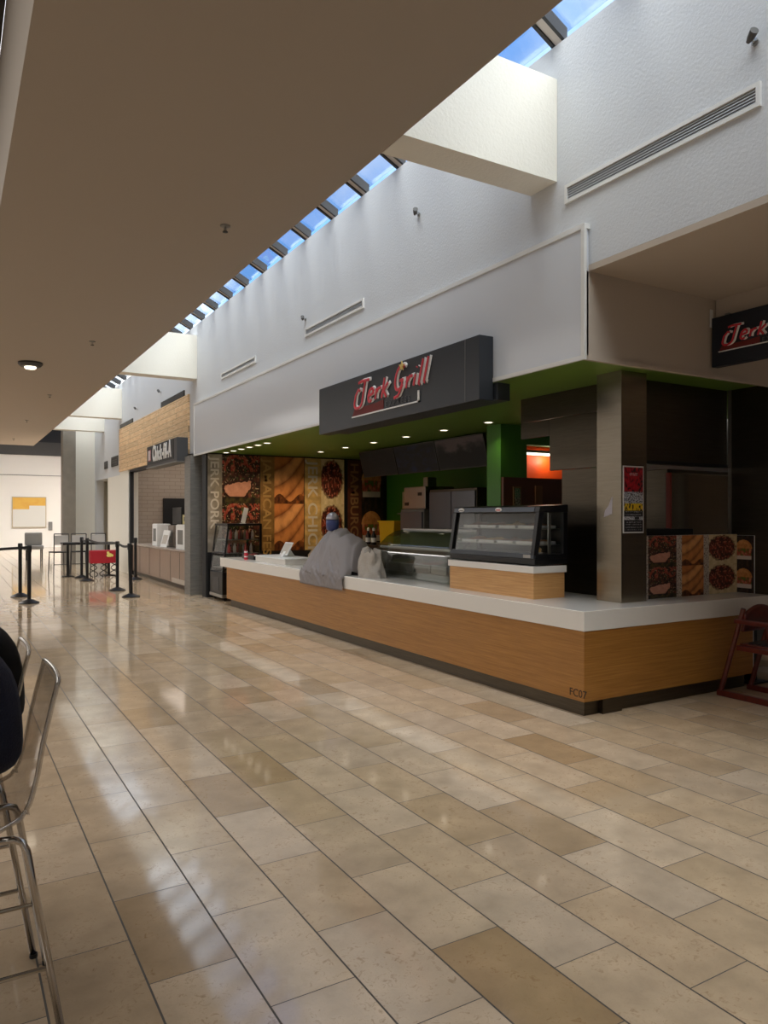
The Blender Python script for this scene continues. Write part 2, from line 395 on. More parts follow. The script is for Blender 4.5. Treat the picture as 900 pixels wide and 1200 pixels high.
# kiosk ceiling, back walls
struct(MB().box(4.36, 8.8, 4.40, 15.0, 2.885, 2.90).box(4.62, 8.8, 4.7, 15.0, 2.90, 2.95).build('ceiling_kiosk', M_OLIVE))
struct(MB().box(8.6, 8.8, 8.0, 14.8, 0, 2.885).build('wall_kiosk_back', M_GREEN))
struct(MB().box(4.42, 8.8, 14.55, 14.8, 0, 2.885).build('wall_kiosk_end', M_DARK))
struct(MB().box(6.55, 7.02, 8.0, 8.15, 0, 2.885).box(7.02, 9, 8.0, 8.15, 2.62, 2.885).box(6.55, 6.9, 8.15, 8.3, 0, 2.885).build('wall_kiosk_cross', M_GREEN))
struct(MB().box(6.56, 9, 7.95, 8.0, 0, 2.15).build('wall_kiosk_brown', M_BROWN))
struct(MB().box(7.0, 9, 8.3, 8.4, 2.0, 2.9).build('wall_kiosk_orange', M_ORANGE))
struct(MB().box(8.9, 9.0, 4.8, 8.0, 0, 2.9).build('wall_kitchen', M_DGREY))

# ------------------------------------------------------------------ wall fittings
def vent(y0, y1, z0, z1, label, x=WX):
    t = thing('air_vent', label, 'vent', (x, (y0+y1)/2, z0))
    f = 0.028
    MB().box(x-0.02, x, y0, y1, z0, z0+f).box(x-0.02, x, y0, y1, z1-f, z1).box(x-0.02, x, y0, y0+f, z0+f, z1-f).box(x-0.02, x, y1-f, y1, z0+f, z1-f).build('frame', M_TRIM, t)
    MB().box(x-0.002, x, y0+f, y1-f, z0+f, z1-f).build('backing', mat('vent_backing', rgb(150, 152, 156), 0.7), t)  # plain light grey backing behind the slats
    n = 5
    for i in range(n):
        z = z0+f + (z1-z0-2*f)*(i+0.5)/n
        MB().prism([(x-0.014, z-0.009), (x-0.011, z-0.009), (x-0.003, z+0.005), (x-0.006, z+0.005)], 'y', y0+f, y1-f).build('slat', mat('slat_paint', rgb(176, 178, 180), 0.5), t)
    return t
vent(2.82, 4.53, 4.18, 4.335, 'largest louvred air vent high on the white wall, right of the near cross beam')
vent(7.98, 9.72, 4.17, 4.29, 'louvred air vent on the white wall above the middle of the fascia panel')
vent(11.7, 13.49, 4.17, 4.28, 'small looking louvred air vent above the left end of the white fascia')
def darkgrille(name, y0, y1, z0, z1, label, x=WX, cat='vent'):
    t = thing(name, label, cat, (x, (y0+y1)/2, z0))
    MB().box(x-0.03, x, y0, y1, z0, z1).build('frame', M_DGREY, t, bevel=0.004)
    for i in range(4):
        z = z0 + (z1-z0)*(i+0.5)/4
        MB().box(x-0.036, x-0.03, y0+0.02, y1-0.02, z-0.008, z+0.008).build('slat', M_BLACK, t)
darkgrille('wall_grille', 16.0, 18.0, 4.215, 4.34, 'dark slot grille above the right end of the timber plank panel')
darkgrille('wall_grille', 21.2, 22.9, 4.215, 4.33, 'dark slot grille above the left end of the timber plank panel')
darkgrille('wall_grille', 23.3, 24.3, 3.16, 3.46, 'black square grille on the wall just left of the timber panel')
darkgrille('wall_grille', 25.0, 25.5, 3.16, 3.40, 'smaller dark grille above the doorway by the far beam')
def spot(p, label, s=1.0):
    t = thing('spotlight', label, 'spotlight', p)
    MB().lathe([(0.03, 0), (0.035, -0.005), (0.035, -0.02), (0.012, -0.025)], n=16, axis='x').build('mount', M_ALU, t, local=True)
    MB().tube([(-0.02, 0, 0), (-0.07, 0, 0.01)], 0.009).build('bracket', M_ALU, t, local=True)
    h = MB().tube([(-0.06, 0.04, 0.0), (-0.075, 0.0, 0.02), (-0.11, -0.06, 0.045)], [0.018, 0.034, 0.040], n=16).build('lamp_head', M_DGREY, t, local=True)
    t.scale = (s*0.62, s*0.62, s*0.62)
spot((WX, 2.86, 4.60), 'small swivel spotlight at the top right edge, above the big vent', 1.1)
spot((WX, 6.75, 4.88), 'small swivel spotlight on bare white wall left of the near beam', 1.1)
spot((WX, 9.72, 4.42), 'small swivel spotlight just above the middle air vent', 1.0)
spot((WX, 18.1, 4.60), 'small swivel spotlight above the right half of the timber panel', 1.2)
spot((WX, 20.7, 4.52), 'small swivel spotlight above the left half of the timber panel', 1.2)
def sprinkler(x, y, label, ring=True):
    t = thing('sprinkler_head', label, 'sprinkler', (x, y, 4.41))
    if ring: MB().lathe([(0.05, 0), (0.05, -0.008), (0.03, -0.012)], n=20).build('escutcheon', M_GREYP, t, local=True)
    MB().tube([(0, 0, 0), (0, 0, -0.06)], 0.012).build('stem', M_ALU, t, local=True)
    MB().lathe([(0.006, -0.055), (0.026, -0.058), (0.026, -0.064), (0.006, -0.066)], n=16).build('deflector', M_DARK, t, local=True)
sprinkler(2.30, 6.95, 'ceiling sprinkler nearest the camera, with a round plate')
sprinkler(1.98, 12.6, 'second ceiling sprinkler, right of the smoke detector')
sprinkler(2.0, 18.6, 'third ceiling sprinkler, on the far half of the low ceiling')
sprinkler(1.95, 23.8, 'tiny far ceiling sprinkler near the end of the low ceiling')
sprinkler(2.0, 29.6, 'farthest sprinkler, at the end edge of the low ceiling')
t = thing('ceiling_light', 'round surface ceiling light with a bright lens under the low ceiling', 'light', (1.28, 14.9, 4.41))
MB().lathe([(0.20, 0), (0.21, -0.03), (0.17, -0.075), (0.12, -0.08)], n=32).build('housing', M_DGREY, t, smooth=False, local=True)
MB().lathe([(0.10, -0.08), (0.09, -0.11), (0.04, -0.12)], n=24).build('lens', M_LAMP, t, local=True)

# ------------------------------------------------------------------ kiosk counter
SX, SY = 4.35, 4.28
t = thing('kiosk_counter', 'long bamboo veneered L shaped counter base with the unit number at its corner', 'counter', (SX, SY, 0))
def Lshape(o, yend, xend, d1, d2):
    """L outline: long run along Y, short run along X; o = inset from the slab corner"""
    return [(SX+o, SY+o), (xend, SY+o), (xend, SY+d2), (SX+d1, SY+d2), (SX+d1, yend), (SX+o, yend)]
MB().prism(Lshape(0.012, 13.10, 6.56, 0.95, 0.42), 'z', 0.124, 0.688).build('front_panel', M_BAMBOO, t)
MB().prism(Lshape(0.06, 13.0, 6.50, 0.90, 0.38), 'z', 0.0, 0.124).build('toe_kick', M_STEELD, t)
MB().box(4.58, 4.80, 4.30, 4.345, 0.0, 0.118).build('kick_plate', M_STEELD, t)
MB().box(6.56, 6.585, 4.30, 4.70, 0.124, 0.688).build('end_panel', M_TRIM, t)
letters('FC07', 0.088, (SX+0.012, 4.455, 0.155), FACE_LEFT, mat('dark_brown_vinyl', rgb(50, 30, 18), 0.5), t, name='unit_number', extrude=0.002)
c = MB().prism([(SX, SY), (7.6, SY), (7.6, 4.742), (5.36, 4.742), (5.36, 13.44), (SX, 13.44)], 'z', 0.689, 0.849).build('countertop', M_SLAB, bevel=0.004)
tag(c, 'thick white solid surface worktop running along the whole food kiosk', 'countertop')
t = thing('counter_support', 'black post on a foot plate holding the worktop beyond the bamboo panel', 'support', (6.72, 4.42, 0))
MB().box(6.68, 6.76, 4.38, 4.46, 0.02, 0.68).build('post', M_BLACK, t)
MB().box(6.60, 6.84, 4.31, 4.53, 0, 0.02).build('foot_plate', M_BLACK, t, bevel=0.004)
MB().box(6.62, 6.82, 4.33, 4.51, 0.68, 0.689).build('top_plate', M_BLACK, t)

# raised section under the hot case
t = thing('display_riser', 'pale bamboo block with a white cap, standing on the worktop under the black food case', 'riser', (4.6, 5.15, 0.849))
MB().box(4.60, 4.98, 5.15, 6.46, 0.8492, 1.085).build('body', M_BAMBOO_L, t)
MB().box(4.585, 4.995, 5.135, 6.475, 1.085, 1.149).build('cap', M_SLAB, t, bevel=0.003)
MB().box(4.98, 4.995, 5.18, 6.4, 0.8495, 1.084).build('back_plate', M_ALU, t)

# ------------------------------------------------------------------ hot display case
t = thing('hot_food_case', 'black framed glass hot food display case on the bamboo riser', 'display case', (4.62, 5.16, 1.1492))
cx0, cx1, cy0, cy1, cz = 4.615, 5.02, 5.15, 6.48, 1.1495
xf = lambda z: cx0 + (z-1.27) * 0.17         # slanted front
MB().box(cx0, cx1, cy0, cy1, cz+0.012, 1.215).build('base', M_BLACK, t, bevel=0.005)
MB().box(cx0-0.008, cx0+0.02, cy0+0.01, cy1-0.01, 1.218, 1.262).build('front_rail', mat('steel_blue_band', rgb(86, 92, 100), 0.3, metal=0.7), t, bevel=0.003)
MB().box(cx0+0.02, cx1, cy0+0.005, cy1-0.005, 1.215, 1.255).build('deck', M_BLACK, t)
MB().box(cx0-0.010, cx0-0.006, 5.20, 5.30, 1.222, 1.252).build('badge', M_ALU, t)
for yy in (cy0, cy1-0.045):
    MB().prism([(xf(1.25)-0.01, 1.25), (xf(1.25)+0.045, 1.25), (xf(1.66)+0.045, 1.67), (xf(1.66)-0.01, 1.67)], 'y', yy, yy+0.045).build('front_post', M_BLACK, t)
    MB().box(cx1-0.05, cx1, yy, yy+0.045, 1.25, 1.67).build('rear_post', M_BLACK, t)
MB().prism([(xf(1.62)-0.015, 1.645), (xf(1.62)+0.0, 1.70), (cx1+0.005, 1.72), (cx1+0.005, 1.645)], 'y', cy0-0.005, cy1+0.005).build('canopy', M_BLACK, t, bevel=0.006)
MB().prism([(xf(1.62)-0.021, 1.650), (xf(1.62)-0.006, 1.694), (xf(1.62)-0.001, 1.694), (xf(1.62)-0.016, 1.650)], 'y', cy0+0.06, cy1-0.02).build('header_band', mat('slate_band', rgb(84, 92, 104), 0.35), t)
for yy, mm in ((5.72, M_RED), (6.33, M_GREYP)):
    b = MB().lathe([(0.05, 0), (0.05, -0.006), (0.044, -0.009)], n=24, axis='x')
    for v in b.bm.verts: v.co.z *= 0.42; v.co.z += v.co.x * -0.3
    bmesh.ops.translate(b.bm, verts=b.bm.verts[:], vec=(xf(1.62)-0.014, yy, 1.672))
    lg = b.build('logo_plate', M_WHITE, t)
    MB().box(xf(1.62)-0.027, xf(1.62)-0.022, yy-0.03, yy+0.03, 1.663, 1.673).build('logo_mark', mm, lg)
MB().prism([(xf(1.26)+0.012, 1.262), (xf(1.26)+0.018, 1.262), (xf(1.65)+0.018, 1.648), (xf(1.65)+0.012, 1.648)], 'y', cy0+0.045, cy1-0.045).build('front_glass', M_GLASS, t)
for yy in (cy0+0.018, cy1-0.024):
    MB().prism([(xf(1.26)+0.045, 1.257), (cx1-0.05, 1.257), (cx1-0.05, 1.645), (xf(1.65)+0.045, 1.645)], 'y', yy, yy+0.006).build('side_glass', M_GLASS, t)
MB().box(cx1-0.012, cx1-0.004, cy0+0.045, cy1-0.045, 1.255, 1.645).build('back_panel', mat('smoked_panel', rgb(34, 30, 27), 0.5), t)
MB().box(4.80, 4.83, cy0+0.02, cy0+0.035, 1.257, 1.64).build('side_mullion', M_ALU, t)
foil = mat('crinkled_foil', rgb(226, 222, 216), 0.3, metal=0.35, bump=0.8, bscale=30)
for k, z in enumerate((1.335, 1.485)):
    s = MB().box(xf(z)+0.05, cx1-0.02, cy0+0.05, cy1-0.05, z, z+0.008).build('shelf', M_ALU, t)
    for q in range(4):
        y0 = cy0+0.10+q*0.29
        tr = MB().box(xf(z)+0.06, cx1-0.05, y0, y0+0.25, z+0.0085, z+0.036).build('tray', foil, s, bevel=0.006)
        fd = MB().grid(lambda u, v, y0=y0, z=z: (xf(z)+0.075+u*0.26, y0+0.015+v*0.22, z+0.036+0.035*max(0, math.sin(u*PI)*math.sin(v*PI))*(0.6+0.8*noise.noise((u*7, v*7+y0*9, z)))), 10, 10)
        fd.build('food', mat('baked_food_%d' % ((k+q) % 3), [rgb(150, 96, 44), rgb(120, 70, 34), rgb(190, 150, 84)][(k+q) % 3], 0.6, vary=0.3, vscale=30), tr, smooth=True)
pl = MB().lathe([(0.02, 1.2555), (0.05, 1.262), (0.06, 1.268)], (4.74, 5.27, 0), n=20).build('dish', M_WHITE, t)
MB().lathe([(0.045, 1.27), (0.05, 1.30), (0.02, 1.335)], (4.74, 5.27, 0), n=12).build('pastry', mat('golden_pastry', rgb(226, 180, 110), 0.6), pl, smooth=True)

# ------------------------------------------------------------------ curved glass deli case
t = thing('glass_deli_case', 'long low deli case with a curved glass front behind the worktop', 'display case', (4.8, 6.8, 0.85))
dy0, dy1 = 6.55, 8.38
prof = [(4.79, 0.852), (4.785, 1.02), (4.80, 1.16), (4.86, 1.26), (4.96, 1.35), (5.08, 1.41), (5.20, 1.43)]
MB().grid(lambda u, v: (lambda i, f: (prof[i][0]*(1-f)+prof[i+1][0]*f, dy0+v*(dy1-dy0), prof[i][1]*(1-f)+prof[i+1][1]*f))(min(5, int(u*6)), u*6-min(5, int(u*6))), 24, 6).build('curved_glass', glass('greenish_pane', (0.76, 0.79, 0.77, 1), 0.05, 0.4), t, smooth=True, solid=0.006)
for yy in (dy0, dy1-0.02):
    MB().prism(prof + [(5.33, 1.43), (5.33, 0.85)], 'y', yy, yy+0.02).build('end_panel', M_GLASS if yy > dy0 else glass('greenish_pane'), t)
MB().box(5.20, 5.34, dy0, dy1, 1.415, 1.45).build('top_shelf', M_ALU, t, bevel=0.004)
MB().box(4.84, 4.90, dy0+0.02, dy1-0.02, 1.205, 1.235).build('glare_strip', M_WHITE, t, bevel=0.004)  # white bar modelled in place of the bright reflection along the glass
MB().box(5.30, 5.34, dy0+0.02, dy1-0.02, 0.85, 1.41).build('back_panel', M_GREYP, t)
MB().box(4.82, 5.30, dy0+0.02, dy1-0.02, 0.85, 0.93).build('deck', M_ALU, t)
for q in range(5):
    y0 = dy0+0.05+q*0.35
    p_ = MB().box(4.90, 5.26, y0, y0+0.32, 0.9302, 1.03).build('food_pan', M_ALU, t, bevel=0.01)
    MB().grid(lambda u, v, y0=y0: (4.915+u*0.33, y0+0.02+v*0.28, 1.03+0.05*math.sin(u*PI)*math.sin(v*PI)*(0.7+0.8*noise.noise((u*6, v*6+q*5, 1)))), 12, 12).build('food', mat('deli_food_%d' % (q % 3), [rgb(120, 92, 60), rgb(96, 100, 70), rgb(140, 80, 60)][q % 3], 0.6, vary=0.35, vscale=25), p_, smooth=True)

# ------------------------------------------------------------------ till area: figure as cloth, tablet, cooler
def figure_cloth_fn(u, v):
    path = [(4.325, 0.665), (4.322, 0.80), (4.330, 0.875), (4.38, 1.05), (4.45, 1.26), (4.56, 1.42), (4.72, 1.44), (4.88, 1.28), (4.95, 1.00), (4.97, 0.858)]
    f = u*(len(path)-1); i = min(len(path)-2, int(f)); f -= i
    x = path[i][0]*(1-f)+path[i+1][0]*f; z = path[i][1]*(1-f)+path[i+1][1]*f
    env = max(0.0, 1-abs(2*v-1)**4.5)**0.6
    over = z > 0.86
    if over: z = 0.86+(z-0.86)*env*(0.80+0.2*math.sin(v*PI+0.4)); x = 4.335 + (x-4.335)*(0.75+0.25*env)
    y = 8.42+v*1.32
    y += 0.05*(z-0.86)
    w_ = noise.noise((u*1.6+v*1.2, v*6.0-u*3.0, 0.3))*0.085 + (0.5-abs(noise.noise((u*2.2, v*11-u*8, 5.3))))*0.075 + (0.5-abs(noise.noise((u*3.5+9, v*20+u*9, 2.3))))*0.03 - 0.04
    if over: z += w_; x -= abs(w_)*0.7
    else: x -= abs(w_)*0.6
    z = max(z, 0.856) if x > 4.36 else z
    return (min(x, 5.0), y, z)
cl = MB().grid(figure_cloth_fn, 60, 60).build('figure_cloth', mat('grey_cotton', rgb(142, 136, 136), 0.85, bump=0.1, bscale=200), smooth=True, solid=0.006)  # cloth shape stands in for a blurred figure at the counter
tag(cl, 'blurred figure at the worktop edge, built as rumpled draped grey cloth', 'cloth')
t = thing('figure_head', 'head of the blurred grey figure, built as a round blue container with a silver dome lid', 'container', (4.62, 9.30, 1.41))  # container shape stands in for the blurred figure's head
MB().lathe([(0.060, 0.0), (0.085, 0.02), (0.092, 0.10), (0.088, 0.155)], n=28).build('body', mat('muted_blue_plastic', rgb(62, 74, 128), 0.35), t, smooth=True, local=True)
MB().lathe([(0.094, 0.155), (0.094, 0.17), (0.080, 0.215), (0.045, 0.25), (0.01, 0.26)], n=28).build('dome_lid', mat('pearl_lid', rgb(172, 168, 176), 0.25, metal=0.4), t, smooth=True, local=True)
def bag_fn(u, v):
    a = u*2*PI; r = 0.17*(1-0.35*v)*(1+0.25*noise.noise((math.cos(a)*2, math.sin(a)*2, v*3)))
    top = 0.34*v
    if v > 0.93: r *= 0.35
    return (4.56+0.8*r*math.cos(a), 8.10+r*1.5*math.sin(a), 0.8505+top+0.05*v*noise.noise((math.cos(a)*3, math.sin(a)*3, 9)))
bg = MB().grid(bag_fn, 48, 14).build('crumpled_bag', mat('pale_grey_paper', rgb(176, 168, 158), 0.8, bump=0.5, bscale=22), smooth=False, solid=0.004)
tag(bg, 'crumpled pale bag on the worktop at the right side of the blurred grey figure', 'bag')
t = thing('till_platform', 'low white box on the worktop carrying the tablet', 'platform', (4.75, 11.5, 0.849))
MB().box(4.52, 4.98, 10.75, 12.05, 0.8492, 0.935).build('body', M_SLAB, t, bevel=0.005)
MB().box(4.50, 5.0, 10.73, 12.07, 0.935, 0.953).build('top', M_WHITE, t, bevel=0.003)
t = thing('tablet_terminal', 'white payment tablet on a wedge stand, tilted toward the customer', 'tablet', (4.72, 11.25, 0.9535))
Rm = Matrix.Translation((4.70, 11.3, 0.96)) @ Matrix.Rotation(math.radians(28), 4, 'Y')
MB().box(0.0, 0.016, -0.16, 0.16, 0.03, 0.26, Rm).build('screen_body', M_WHITE, t, bevel=0.006)
MB().box(-0.002, 0.0, -0.14, 0.14, 0.05, 0.24, Rm).build('screen', mat('pale_screen', rgb(214, 206, 196), 0.2), t)
MB().prism([(4.68, 0.9535), (4.90, 0.9535), (4.90, 0.965), (4.80, 1.10), (4.775, 1.09)], 'y', 11.25, 11.35).build('stand', M_WHITE, t, bevel=0.004)
t = thing('soda_can', 'red and white drinks can on the left end of the worktop', 'can', (4.52, 12.52, 0.8495))
MB().lathe([(0.026, 0), (0.033, 0.008), (0.033, 0.152), (0.026, 0.165)], n=24).build('body', M_RED, t, smooth=False, local=True)
MB().lathe([(0.0335, 0.045), (0.0335, 0.065)], n=24).build('band', M_WHITE, t, local=True)
MB().lathe([(0.0335, 0.125), (0.0335, 0.150)], n=24).build('upper_band', M_WHITE, t, local=True)
t = thing('condiment_tray', 'dark tray of small wrapped packets beside the red can', 'tray', (4.7, 12.7, 0.8495))
MB().box(4.60, 4.92, 12.35, 12.95, 0.8495, 0.88).box(4.60, 4.61, 12.35, 12.95, 0.88, 0.93).box(4.91, 4.92, 12.35, 12.95, 0.88, 0.93).box(4.61, 4.91, 12.35, 12.36, 0.88, 0.93).box(4.61, 4.91, 12.94, 12.95, 0.88, 0.93).build('tray_body', M_BLACK, t)
pk = MB()
for i in range(40):
    x, yv = 4.62+random.random()*0.24, 12.38+random.random()*0.5; a = random.random()*3
    pk.box(0, 0.05, 0, 0.03, 0.0, 0.006, Matrix.Translation((x, yv, 0.885+i*0.0012)) @ Matrix.Rotation(a, 4, 'Z') @ Matrix.Rotation(0.3, 4, 'X'))
pk = pk.build('packets', mat('packet_paper', rgb(168, 80, 74), 0.4, vary=0.4, vscale=40), t); pk['kind'] = 'stuff'

# upright cooler at the end of the counter
t = thing('grab_and_go_cooler', 'black framed glass drinks cooler on castors at the left end of the kiosk', 'cooler', (4.85, 14.0, 0))
kx0, kx1, ky0, ky1 = 4.45, 5.24, 13.62, 14.38
MB().box(kx0, kx1, ky0, ky1, 0.11, 0.55).build('lower_cabinet', M_BLACK, t, bevel=0.01)
MB().box(kx0-0.01, kx1, ky0-0.01, ky1+0.01, 0.07, 0.13).build('plinth', M_ALU, t, bevel=0.006)
MB().box(kx0-0.006, kx0, ky0+0.2, ky1-0.2, 0.2, 0.45).build('vent_panel', M_DGREY, t)
for x in (kx0+0.08, kx1-0.08):
    for yv in (ky0+0.08, ky1-0.08):
        MB().lathe([(0.035, -0.012), (0.035, 0.012)], (x, yv, 0.036), n=16, axis='y').build('castor', M_DARK, t)
sf = lambda z: kx0 + (z-0.55)*0.12
for yv in (ky0, ky1-0.03):
    MB().prism([(sf(0.55), 0.55), (sf(0.55)+0.03, 0.55), (sf(1.44)+0.03, 1.44), (sf(1.44), 1.44)], 'y', yv, yv+0.03).build('front_post', M_BLACK, t)
    MB().box(kx1-0.04, kx1, yv, yv+0.03, 0.55, 1.44).build('rear_post', M_BLACK, t)
    MB().prism([(sf(0.55)+0.03, 0.56), (kx1-0.04, 0.56), (kx1-0.04, 1.44), (sf(1.44)+0.03, 1.44)], 'y', yv+0.012, yv+0.018).build('side_glass', M_GLASS, t)
MB().box(sf(1.44)-0.01, kx1, ky0-0.005, ky1+0.005, 1.435, 1.475).build('top_cap', M_BLACK, t, bevel=0.004)
MB().prism([(sf(0.56)+0.004, 0.56), (sf(0.56)+0.010, 0.56), (sf(1.43)+0.010, 1.43), (sf(1.43)+0.004, 1.43)], 'y', ky0+0.03, ky1-0.03).build('door_glass', M_GLASS, t)
MB().box(sf(0.9)-0.006, sf(0.9)+0.01, ky0+0.03, ky1-0.03, 0.90, 0.93).build('door_rail', M_BLACK, t)
for z in (0.62, 0.90, 1.16):
    s = MB().box(sf(z)+0.05, kx1-0.05, ky0+0.03, ky1-0.03, z, z+0.012).build('shelf', M_ALU, t)
    for i in range(5):
        for j in range(2):
            x, yv = sf(z)+0.13+i*0.11, ky0+0.12+j*0.12
            MB().lathe([(0.028, z+0.012), (0.032, z+0.03), (0.032, z+0.13), (0.012, z+0.18), (0.012, z+0.2)], (x, yv, 0), n=12).build('bottle', mat('bottle_%d' % ((i+j) % 3), [rgb(190, 80, 74), rgb(196, 176, 160), rgb(110, 66, 50)][(i+j) % 3], 0.25), s, smooth=True)
cp = thing('price_card', 'slim white card holder leaning on top of the glass drinks cooler', 'card', (4.85, 13.75, 1.475))
MB().box(-0.045, 0.045, -0.004, 0.004, 0.0, 0.30, Matrix.Translation((4.9, 13.75, 1.487)) @ Matrix.Rotation(math.radians(14), 4, 'Y')).build('card', M_WHITE, cp, bevel=0.002)
MB().box(4.85, 4.95, 13.72, 13.80, 1.4752, 1.485).build('foot', M_WHITE, cp)
pt = thing('potted_sprig', 'small green sprig standing behind the white card on the cooler', 'plant', (5.02, 14.0, 1.475))
MB().lathe([(0.03, 0), (0.04, 0.07), (0.03, 0.07)], n=16).build('pot', M_DARK, pt, local=True)
lf = MB()
for i in range(7):
    a = i*0.9; d = 0.05+0.03*(i % 3); h = 0.30+0.06*(i % 3)
    lf.prism([(-0.012, 0.06), (0.012, 0.06), (0.016, h*0.6), (0.0, h)], 'y', -0.001, 0.001)
    bmesh.ops.transform(lf.bm, verts=lf.bm.verts[-8:], matrix=Matrix.Rotation(a, 4, 'Z') @ Matrix.Translation((d*0.3, 0, 0)) @ Matrix.Rotation(0.12*(i % 3-1), 4, 'Y'))
lf.build('leaves', mat('fresh_leaf', rgb(96, 130, 50), 0.5), pt, local=True)

# ------------------------------------------------------------------ kiosk steelwork
t = thing('steel_column', 'brushed steel clad square column standing on the worktop corner', 'column', (5.2, 4.7, 0.85))
MB().box(5.056, 5.38, 4.536, 4.82, 0.8492, 2.884).build('cladding', M_STEEL, t, bevel=0.003)
MB().box(5.385, 5.44, 4.60, 4.82, 0.85, 2.884).build('side_channel', M_STEELD, t)
# torn sticker on the left face
st = MB()
st.prism([(4.735, 1.60), (4.64, 1.63), (4.635, 1.78), (4.60+0.05, 1.76), (4.68, 1.70), (4.72, 1.66)], 'x', 5.0545, 5.0558)
st = st.build('torn_sticker', mat('sticker_paper', rgb(178, 172, 180), 0.5)); tag(st, 'torn remains of a pale sticker on the left face of the steel column', 'sticker')
def flyer(u, v):
    n = noise.noise((u*14, v*20, 1.3)); n2 = noise.noise((u*40, v*50, 4.1))
    if u < .03 or u > .97 or v < .02 or v > .98: return (205, 200, 196)
    if v > 0.62: c = (150+60*n, 22+20*n, 34+18*n) if n > -0.28 else (30, 14, 18)
    elif v > 0.44: c = (175+60*n2, 178+60*n2, 186+60*n2) if n2 > -0.05 else (60, 40, 50)
    elif v > 0.33: c = (222, 184+30*n2, 40) if n+0.25 > 0 else (30, 24, 20)
    else:
        c = (20, 18, 22)
        if 0.19 < v < 0.24 and (u < 0.55 or u > 0.78): c = (196, 196, 200) if n2 > -0.2 else (60, 60, 64)
        elif (v*26) % 1 < 0.4 and n2 > 0.0 and 0.1 < u < 0.9: c = (150, 148, 150)
    if 0.86 < v < 0.9 and 0.3 < u < 0.7 and n2 > -0.1: c = (190, 150, 150)
    return c
fl = thing('event_flyer', 'red and black event flyer taped to the right face of the steel column', 'flyer', (5.2, 4.53, 1.5))
MB().box(5.075, 5.335, 4.531, 4.5355, 1.46, 2.05).build('sheet', M_WHITE, fl)
picture('print', fl, (5.077, 4.5305, 1.462), FACE_CAM, 0.256, 0.586, 60, 120, flyer)

t = thing('steel_wall_panels', 'tall brushed steel panels left of the steel column, behind the worktop', 'panel', (5.4, 5.5, 0))
MB().box(5.40, 5.44, 4.83, 5.62, 0.0, 2.08).build('lower_panel', M_STEELD, t, bevel=0.002)
MB().box(5.40, 5.44, 4.83, 5.80, 2.084, 2.62).build('upper_panel', M_STEELD, t, bevel=0.002)
MB().box(5.40, 5.44, 5.803, 6.25, 2.45, 2.62).build('short_panel', M_STEELD, t, bevel=0.002)
MB().box(5.40, 5.44, 4.83, 6.25, 2.624, 2.884).build('header_panel', M_STEELD, t, bevel=0.002)
t = thing('steel_hood', 'dark steel hood panel over the kitchen opening, right of the steel column', 'hood', (6.1, 4.8, 2.1))
MB().box(5.46, 6.83, 4.75, 4.80, 2.13, 2.884).build('front', M_STEELD, t, bevel=0.003)
MB().box(5.46, 6.83, 4.735, 4.81, 2.10, 2.13).build('bottom_rail', M_BLACK, t)
MB().box(5.46, 5.50, 4.735, 4.75, 2.13, 2.884).build('edge_strip', M_ALU, t)
t = thing('steel_side_wall', 'steel clad side wall at the right edge, at the end of the worktop', 'panel', (6.85, 4.5, 0.85))
MB().box(6.83, 6.90, 4.29, 4.74, 0.8495, 2.884).build('panel', M_STEELD, t)
MB().box(6.822, 6.83, 4.70, 4.735, 0.8495, 2.884).build('corner_strip', M_ALU, t)
t = thing('kitchen_fridge', 'steel fridge with a red edged door inside the kitchen opening', 'fridge', (6.8, 5.3, 0))
MB().box(6.30, 7.3, 5.05, 5.75, 0.05, 2.09).build('cabinet', M_STEELD, t, bevel=0.006)
MB().box(6.30, 7.3, 5.01, 5.045, 0.12, 2.05).build('door', M_STEEL, t, bevel=0.006)
MB().box(6.275, 6.298, 5.0, 5.05, 0.12, 2.05).build('door_edge', mat('dull_red_edge', rgb(150, 50, 34), 0.5), t)
MB().box(5.46, 6.82, 4.86, 4.93, 0.0, 0.80).build('wall_skirt', M_DGREY); bpy.data.objects['wall_skirt']['kind'] = 'structure'
t = thing('dark_tray', 'flat black tray lying on top of the food picture boards', 'tray', (5.75, 4.75, 1.43))
MB().box(5.50, 6.15, 4.655, 4.92, 1.4302, 1.45).build('bottom', M_BLACK, t)
MB().box(5.49, 6.16, 4.645, 4.665, 1.4302, 1.49).box(5.49, 6.16, 4.91, 4.93, 1.4302, 1.49).build('rim', M_BLACK, t, bevel=0.004)

# ------------------------------------------------------------------ food pictures
def mixc(a, b, t): t = max(0, min(1, t)); return tuple(a[i]*(1-t)+b[i]*t for i in range(3))
def fbm(x, y, s=0): return noise.noise((x, y, s)) + 0.5*noise.noise((x*2.1, y*2.1, s+3)) + 0.25*noise.noise((x*4.3, y*4.3, s+7))
def pork(u, v):
    n = fbm(u*9, v*9, 2); n2 = noise.noise((u*24, v*24, 8))
    c = mixc((44, 22, 20), (120, 66, 48), n+0.3)
    if n2 > 0.42: c = (176, 156, 124)
    elif n2 < -0.38: c = (70, 88, 44)
    if v > 0.66 and n > 0.1: c = mixc((150, 40, 34), (176, 120, 90), n2+0.5)
    dx, dy = (u-0.42)/0.36, (v-0.30-0.14*(u-.4))/0.17
    dy -= 0.5*dx*dx - 0.2; r = (abs(dx)**1.7+abs(dy)**1.7)*(1+0.25*n)
    if r < 1 and v > 0.14: c = mixc((186, 128, 106), (214, 158, 134), 0.5+n*0.5)
    elif r < 1.35 and v < 0.5: c = (52, 26, 20)
    if v < 0.12: c = mixc((30, 24, 18), (84, 74, 40), n+0.4)
    return c
